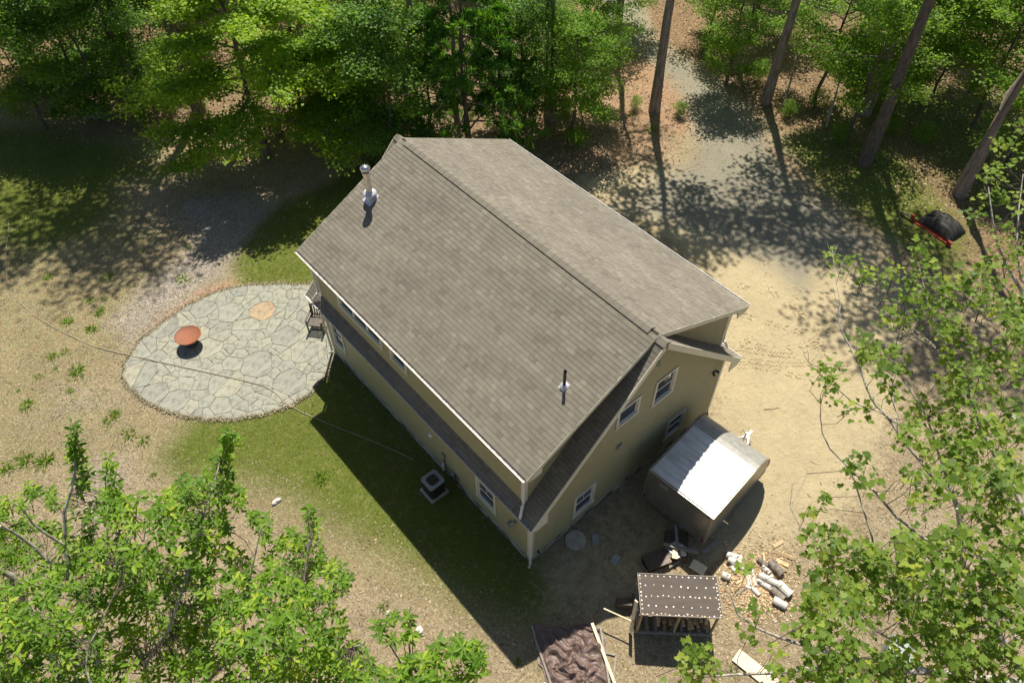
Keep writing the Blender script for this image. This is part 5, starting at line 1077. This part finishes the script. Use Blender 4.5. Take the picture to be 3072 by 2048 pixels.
# right maple
def zm(x, y): return 13.2+.8*math.sin(x*.012+.5)*math.cos(y*.010)
cl = [(2290, 330, 26), (2345, 300, 26), (2310, 380, 28), (2240, 455, 20), (2345, 470, 28), (2280, 600, 26), (2350, 560, 30), (2200, 655, 30), (2345, 760, 40), (1950, 600, 30), (1915, 590, 14), (1985, 645, 32), (2045, 640, 30), (2108, 572, 22), (2130, 635, 34), (2150, 690, 40), (2180, 740, 50), (2095, 700, 38), (2060, 720, 30), (2245, 640, 42), (2290, 700, 50), (2335, 600, 26), (2330, 690, 40), (2275, 415, 20), (2262, 400, 18), (2310, 440, 26), (2345, 330, 24), (2340, 380, 20), (2260, 500, 24), (2330, 520, 20), (2295, 545, 22),
      (1912, 850, 30), (1905, 900, 22), (2010, 800, 42), (2035, 840, 42), (2060, 890, 24), (2200, 790, 45), (2250, 850, 55), (2330, 820, 45), (2180, 880, 45), (2130, 940, 40), (2210, 960, 60), (2310, 980, 60), (1895, 1145, 10), (1990, 925, 18), (1960, 945, 14),
      (2160, 1010, 50), (2240, 1060, 60), (2320, 1090, 55), (2090, 985, 30), (2190, 1110, 45), (2280, 1160, 60), (2340, 1230, 50), (2070, 1010, 24), (1860, 1185, 18), (1890, 1220, 32), (1870, 1260, 25), (1930, 1265, 38), (1975, 1290, 36), (1900, 1330, 44), (1960, 1340, 50), (2020, 1300, 36), (2060, 1260, 36), (2120, 1240, 36), (2130, 1300, 50), (2200, 1250, 50), (2050, 1370, 60), (1970, 1400, 40), (1880, 1400, 42), (1870, 1460, 42), (1930, 1500, 40), (2130, 1390, 60), (2220, 1370, 60), (2300, 1330, 60), (2330, 1420, 55), (2240, 1460, 60), (2140, 1480, 55), (2050, 1530, 50), (1950, 1555, 50), (1870, 1560, 40), (2200, 1550, 60), (2310, 1540, 60), (1985, 1060, 18), (1990, 1110, 22), (2100, 1085, 30), (2120, 1150, 26), (1965, 1080, 14),
      (1722, 1306, 14), (1745, 1395, 18), (1716, 1462, 14), (1590, 1500, 26), (1610, 1525, 30), (1580, 1545, 26), (1640, 1550, 18), (1765, 1500, 14), (1800, 1555, 14)]
sh_ = []; r8 = np.random.default_rng(8)
for x, y, r_ in cl:
    n = max(2, int(r_*r_/160)); z = zm(x, y)+r8.normal(0, .35); 
    if x < 1820: z = 12.0
    for _ in range(n): a = r8.uniform(0, 6.28); q = r_*math.sqrt(r8.uniform(0, 1)); sh_.append(np.array(at(x+q*math.cos(a), y+q*math.sin(a), z+r8.normal(0, .30))))
base = at(2420, 1640, 9.0); bt = base.copy(); base[2] = 0
bR = [([base*np.array([1, 1, 0]), bt*np.array([1, 1, .5]), bt], .17, .11),
      br([(2420, 1640), (2352, 1568), (2250, 1556), (2145, 1543), (2090, 1540), (2028, 1514), (1958, 1517), (1907, 1532), (1761, 1545), (1690, 1548), (1640, 1552)], 9.2, 12, .075, .012),
      br([(2145, 1543), (2050, 1515), (1965, 1514), (1867, 1488), (1790, 1463), (1735, 1440), (1695, 1410), (1680, 1370), (1655, 1330)], 10.6, 12, .04, .006), br([(1735, 1440), (1745, 1410), (1722, 1350)], 11.7, 12, .010, .004),
      br([(2420, 1640), (2330, 1510), (2283, 1444), (2236, 1360), (2214, 1305), (2208, 1250), (2200, 1167)], 9.5, 12.4, .07, .03),
      br([(2200, 1167), (2188, 1130), (2141, 1097), (2115, 1060), (2090, 1031), (2064, 995), (2040, 960), (2008, 925), (1990, 890), (1975, 845), (1955, 800), (1935, 765), (1925, 735), (1930, 700), (1922, 650), (1916, 610), (1912, 575)], 12.0, 13.8, .028, .006),
      br([(1935, 765), (1932, 730), (1920, 690), (1914, 660)], 13.3, 13.7, .008, .004), br([(1912, 590), (1900, 560)], 13.8, 13.9, .004, .002), br([(1912, 590), (1925, 562)], 13.8, 13.9, .004, .002), br([(1930, 612), (1945, 585)], 13.8, 13.9, .004, .002),
      br([(2240, 1350), (2180, 1270), (2123, 1236), (2060, 1188), (2010, 1130), (1955, 1079), (1907, 1031), (1889, 995), (1884, 955), (1886, 918)], 11.8, 13.4, .028, .005), br([(1955, 1079), (1980, 1160), (2002, 1230), (2009, 1258), (2060, 1330), (2120, 1400)], 12.8, 11.5, .012, .02),
      br([(2080, 985), (2020, 945), (1960, 925), (1915, 885), (1890, 865), (1860, 835), (1846, 815)], 12.6, 13.6, .014, .004), br([(1860, 835), (1880, 810), (1892, 790)], 13.5, 13.7, .005, .002), br([(1858, 830), (1855, 800)], 13.5, 13.7, .004, .002),
      br([(2380, 760), (2352, 744), (2300, 722), (2231, 693)], 11.8, 13, .03, .010), br([(2400, 740), (2352, 679), (2313, 611), (2296, 573), (2286, 532), (2281, 515), (2270, 430)], 11.6, 13.6, .04, .010), br([(2300, 590), (2310, 660), (2340, 710), (2352, 740)], 12.8, 12, .012, .016),
      br([(2400, 700), (2345, 640), (2335, 560), (2340, 480), (2350, 400)], 11.8, 13.4, .03, .01), br([(2190, 860), (2150, 800), (2115, 768), (2057, 730), (1995, 700), (1937, 669)], 12, 13.4, .020, .005), br([(2150, 800), (2100, 770), (2085, 742), (2060, 790), (2050, 830), (2052, 900), (2060, 960)], 12.6, 13.2, .010, .006),
      br([(2400, 1300), (2330, 1120), (2260, 1000), (2220, 900), (2190, 820), (2140, 730), (2108, 600)], 10.5, 13.4, .05, .006), br([(2340, 1480), (2200, 1180), (2130, 960), (2050, 830)], 10.5, 13, .03, .008), br([(2420, 1640), (2410, 1400), (2400, 1300)], 9.2, 10.5, .07, .05), br([(2400, 1300), (2410, 1000), (2400, 740)], 10.5, 11.6, .05, .04),
      br([(1890, 1390), (1905, 1300), (1880, 1250), (1838, 1210), (1815, 1165), (1820, 1110)], 12, 13, .012, .004), br([(1815, 1165), (1845, 1110), (1855, 1080)], 12.9, 13.2, .005, .002), br([(2100, 1500), (2000, 1440), (1930, 1330), (1905, 1300)], 11, 12.2, .02, .012)]
foreground('maple_tree', 'lobed-leaved maple with pale branches along the right side, seen from above', 'tree', base, bR, np.array(sh_), 8, .100, .100, T_MAPLE, 'leaf_maple', 'bark_grey', None, 33, (.085, .085, .06), False)

# ------------------------------------------------------------------ ground cover
rng = np.random.default_rng(77)
iW = {k: w for k, w in Wt.items()}
def wat(k, x, y): return iW[k][np.clip(((x+24)/.22).astype(int), 0, nI-1), np.clip(((y+24)/.22).astype(int), 0, nJ-1)]
def scatter(n, fn, lim):
    x = rng.uniform(lim[0], lim[1], n); y = rng.uniform(lim[2], lim[3], n); k = (rng.uniform(0, 1, n) < fn(x, y)); x, y = x[k], y[k]
    house_ = (x > -.02) & (x < W+.02) & (y > -.02) & (y < L+.02); pt = poly_w(x, y, hull, .01) > .5
    k = ~(house_ | pt); x, y = x[k], y[k]; return np.stack([x, y, bumpy(x, y)], -1)
def vis(x, y):
    d = np.stack([x, y, np.zeros_like(x)], -1)-CAM; z = d@fwd; u = (d@rt)/z*FPX; v = -(d@up_)/z*FPX; return (np.abs(u) < 1640) & (v < 1120) & (v > -1120)
def cover(name, P, size, wide, flat, m, kindn='stuff', label=None, cat=None, up=0.0, tones=None):
    n = len(P)
    if flat: D = nrm(gauss(n)*np.array([1, 1, .15])); Nn = nrm(gauss(n, .45)+np.array([0, 0, 1])); P = P+np.array([0, 0, .008])
    else: D = nrm(gauss(n, .45)+np.array([0, 0, 1])); Nn = gauss(n)
    V, F = leaves(P, D, Nn, size*rng.uniform(.6, 1.4, n), wide*rng.uniform(.6, 1.3, n), T_RHOMB)
    t = rng.uniform(0, 1, n) if tones is None else tones
    link(name, fastmesh(name, V, F, np.repeat(t, 4), M[m]), label=label, cat=cat, kind=kindn)
v_ = lambda f: (lambda x, y: f(x, y)*vis(x, y))
P = scatter(900000, v_(lambda x, y: np.clip(wat('green', x, y)*1.25-.2, 0, 1)*.8*(1-.6*((x > 15)))), (-16, 30, -6, 40))
cover('lawn_grass', P, .065, .014, False, 'grass', label='short green lawn grass around the house and patio', cat='grass', tones=np.clip(rng.beta(2, 3.2, len(P))*.9+(.25*(np.sin(P[:, 0]*1.3)*np.sin(P[:, 1]*1.1+P[:, 0]*.5) > .45)), 0, 1))
P = scatter(420000, v_(lambda x, y: np.clip(wat('drygrass', x, y), 0, 1)*np.clip(.1+.55*np.sin(x*1.7+np.sin(y*2.1))*np.sin(y*1.9+np.sin(x*1.3)), .05, .5)), (-16, 32, -6, 32))
cover('dry_grass', P, .06, .010, False, 'grass', label='thin dry straw-coloured grass left of the patio and lawn', cat='grass', tones=np.clip(rng.normal(.78, .2, len(P)), 0, 1))
P = scatter(300000, v_(lambda x, y: np.clip(.35*(np.sin(x*2.3+np.sin(y*3.1))*np.sin(y*2.7+1.5*np.sin(x*1.9)) > .58)*(1-wat('sand', x, y))*(1-wat('gravel', x, y))*(1-wat('litter', x, y)*.7)*(x < 6), 0, 1)), (-16, 14, -10, 30))
cover('yard_weeds', P, .065, .018, False, 'grass', label='low green weeds creeping in patches over the bare yard', cat='weeds', tones=np.clip(rng.normal(.3, .15, len(P)), 0, 1))
P = scatter(520000, v_(lambda x, y: np.clip(wat('litter', x, y)*.35+wat('needles', x, y)*.15, 0, 1)), (-12, 50, -12, 52))
cover('leaf_litter', P, .11, .07, True, 'litter', label='brown fallen leaves covering the forest floor', cat='leaf litter')
P = scatter(420000, v_(lambda x, y: np.clip(wat('mulch', x, y)*.8+.42*(1-wat('sand', x, y))*(1-wat('green', x, y))*(1-wat('gravel', x, y)), 0, 1)), (-16, 22, -12, 32))
cover('mulch_bits', P, .09, .024, True, 'straw', label='pale dry mulch and twig bits scattered over the bare yard', cat='mulch')
cc = at(1730, 1345)[:2]; n = 4200; th_ = rng.uniform(0, 6.283, n); rr_ = np.abs(rng.normal(0, .72, n)); x = cc[0]+rr_*np.cos(th_)*1.25; y = cc[1]+rr_*np.sin(th_)*1.05
P = np.stack([x, y, bumpy(x, y)+rng.uniform(0, .03, n)], -1); cover('wood_chips', P, .075, .032, True, 'chips', label='reddish wood chips around the log pile', cat='wood chips')
x = rng.uniform(-3, 4, 1500); y = rng.uniform(-8, -2, 1500); P = np.stack([x, y, bumpy(x, y)], -1); cover('chip_scatter', P, .07, .02, True, 'chips', label='sparse wood chips around the rack and the tarp', cat='wood chips')
hp_ = np.array(hull); e_ = np.vstack([hp_[1:], hp_[:1]])-hp_; seg = np.linalg.norm(e_, axis=1); n = 9000; ki = rng.choice(len(hp_), n, p=seg/seg.sum()); t_ = rng.uniform(0, 1, n); q_ = hp_[ki]+e_[ki]*t_[:, None]
cen = hp_.mean(0); out_ = (q_-cen)/np.linalg.norm(q_-cen, axis=1)[:, None]; q_ = q_+out_*(rng.normal(.03, .05, n)+.05*np.sin(np.arctan2(out_[:, 1], out_[:, 0])*23)*rng.uniform(0, 1, n))[:, None]
k_ = ~((q_[:, 0] > -.05) & (q_[:, 1] < L+.05)); q_ = q_[k_]; P = np.stack([q_[:, 0], q_[:, 1], np.full(len(q_), .045)], -1); h_ = len(P)//2
cover('patio_edge_grit', P[:h_], .06, .03, True, 'straw', label='dirt and mulch crumbs spilling over the edge of the patio', cat='mulch'); cover('patio_edge_grass', P[h_:]*np.array([1, 1, .4]), .07, .016, False, 'grass', label='short grass blades fringing the patio edge', cat='grass')
P = scatter(9000, v_(lambda x, y: np.clip(.5-.35*wat('gravel', x, y)-.42*wat('sand', x, y), 0, 1)), (-16, 40, -12, 45)); cover('fallen_twigs', P+np.array([0, 0, .01]), .30, .012, True, 'bark_twig', label='thin brown twigs scattered over the yard and forest floor', cat='twigs')
# weed tufts in the dry yard
tuft = []
for k in range(3):
    n = 60+30*k; a = rng.uniform(0, 6.28, n); r_ = np.abs(rng.normal(0, .09, n)); P = np.stack([r_*np.cos(a), r_*np.sin(a), np.zeros(n)], -1); D = nrm(np.stack([np.cos(a)*.6, np.sin(a)*.8, rng.uniform(.1, .7, n)], -1)); V, F = leaves(P, D, gauss(n), rng.uniform(.06, .14, n), .02, T_RHOMB)
    tuft.append(fastmesh('weed', V, F, np.repeat(rng.uniform(.35, .6, n), 4), M['leaf_light']))
wp = [(210, 690), (225, 720), (155, 740), (100, 800), (120, 820), (130, 850), (90, 870), (180, 800), (210, 760), (430, 565), (330, 580), (395, 590), (415, 640), (60, 930), (160, 900), (45, 1075), (60, 1060), (100, 1060), (300, 1000), (285, 975), (270, 945), (250, 960), (110, 640), (75, 660), (250, 640), (1190, 1520), (1285, 1525), (1180, 1545), (1300, 1500), (40, 900), (330, 1010), (680, 1330), (740, 1100), (880, 1390), (180, 850), (215, 830), (150, 810), (240, 690), (235, 705), (10, 850), (20, 1080), (355, 1090), (1680, 1540), (1380, 290), (1450, 262), (1500, 300), (1340, 310), (2140, 350), (2180, 370), (2100, 300)]
for i, (x, y) in enumerate(wp[::2]+wp[1::4]):
    p = at(x+random.uniform(-4, 4), y+random.uniform(-4, 4), 0); o = link('weed_tuft', tuft[i % 3], loc=(p[0], p[1], gz(p[0], p[1])), label='small green weed tuft growing in the bare yard', cat='weed', group='weed tufts in the yard'); o.rotation_euler.z = i; o.scale = (random.uniform(.4, 1.8),)*3
# tyre treads pressed in the sand: short ridges in herringbone rows
V = MB(); random.seed(5)
trk = [[(1690, 690), (1700, 720), (1760, 740), (1830, 760), (1880, 790), (1900, 830)], [(1700, 800), (1760, 810), (1820, 815), (1880, 790), (1905, 740)], [(1675, 840), (1740, 840), (1800, 855), (1870, 870), (1930, 860), (1985, 870)], [(1760, 600), (1770, 660), (1790, 690), (1850, 730), (1890, 760)], [(1690, 650), (1740, 670), (1790, 660)], [(1720, 790), (1790, 800), (1850, 790), (1900, 760), (1950, 750)], [(1665, 820), (1700, 790), (1740, 770)], [(1840, 640), (1820, 700), (1850, 760)], [(1700, 825), (1800, 835), (1880, 835), (1990, 850)]]
for t in trk:
    P = [Vector(at(*q, 0)) for q in t]
    for a, b in zip(P, P[1:]):
        n = int((b-a).length/.115); d = (b-a).normalized(); s = Vector((-d.y, d.x, 0))
        for k in range(n):
            if random.random() < .4: continue
            for sg in (-1, 1):
                c = a+(b-a)*(k+.5*(sg > 0))/max(n, 1)+s*sg*.09; c.z = gz(c.x, c.y)+.004; e = (s*sg*.6+d*.55).normalized()*.075*random.uniform(.4, 1.2); w = e.cross(Vector((0, 0, 1))).normalized()*.030; h = Vector((0, 0, .032*random.uniform(.4, 1)))
                V.add([c-e-w, c-e+w, c+e-w, c+e+w, c-e*.8+h+w*.5, c+e*.8+h+w*.5], [(0, 4, 5, 2), (1, 3, 5, 4), (0, 1, 4), (2, 5, 3)])
o = V.build('tyre_tracks', M['ground'], label='herringbone tyre tracks pressed into the sand beside the house', cat='tyre tracks', kind='stuff'); aa = o.data.attributes.new('sand', 'FLOAT', 'POINT'); aa.data.foreach_set('value', [1.0]*len(o.data.vertices))
# fallen sticks
for i, (a, b, lb) in enumerate((((1755, 940), (1790, 936), 'thin curved stick on the sand beyond the trailer tongue'), ((1380, 1225), (1415, 1250), 'thin twig on the shaded dirt beside the tank cover'), ((85, 735*1.0), (82, 700), 'twig beside the hose on the far left'))):
    p, q = Vector(at(*a, .02)), Vector(at(*b, .02)); MB().tube([p, (p+q)/2+Vector((.04, -.05, .02)), q], [.012, .010, .006], 6).build('stick', M['bark_twig'], label=lb, cat='stick')
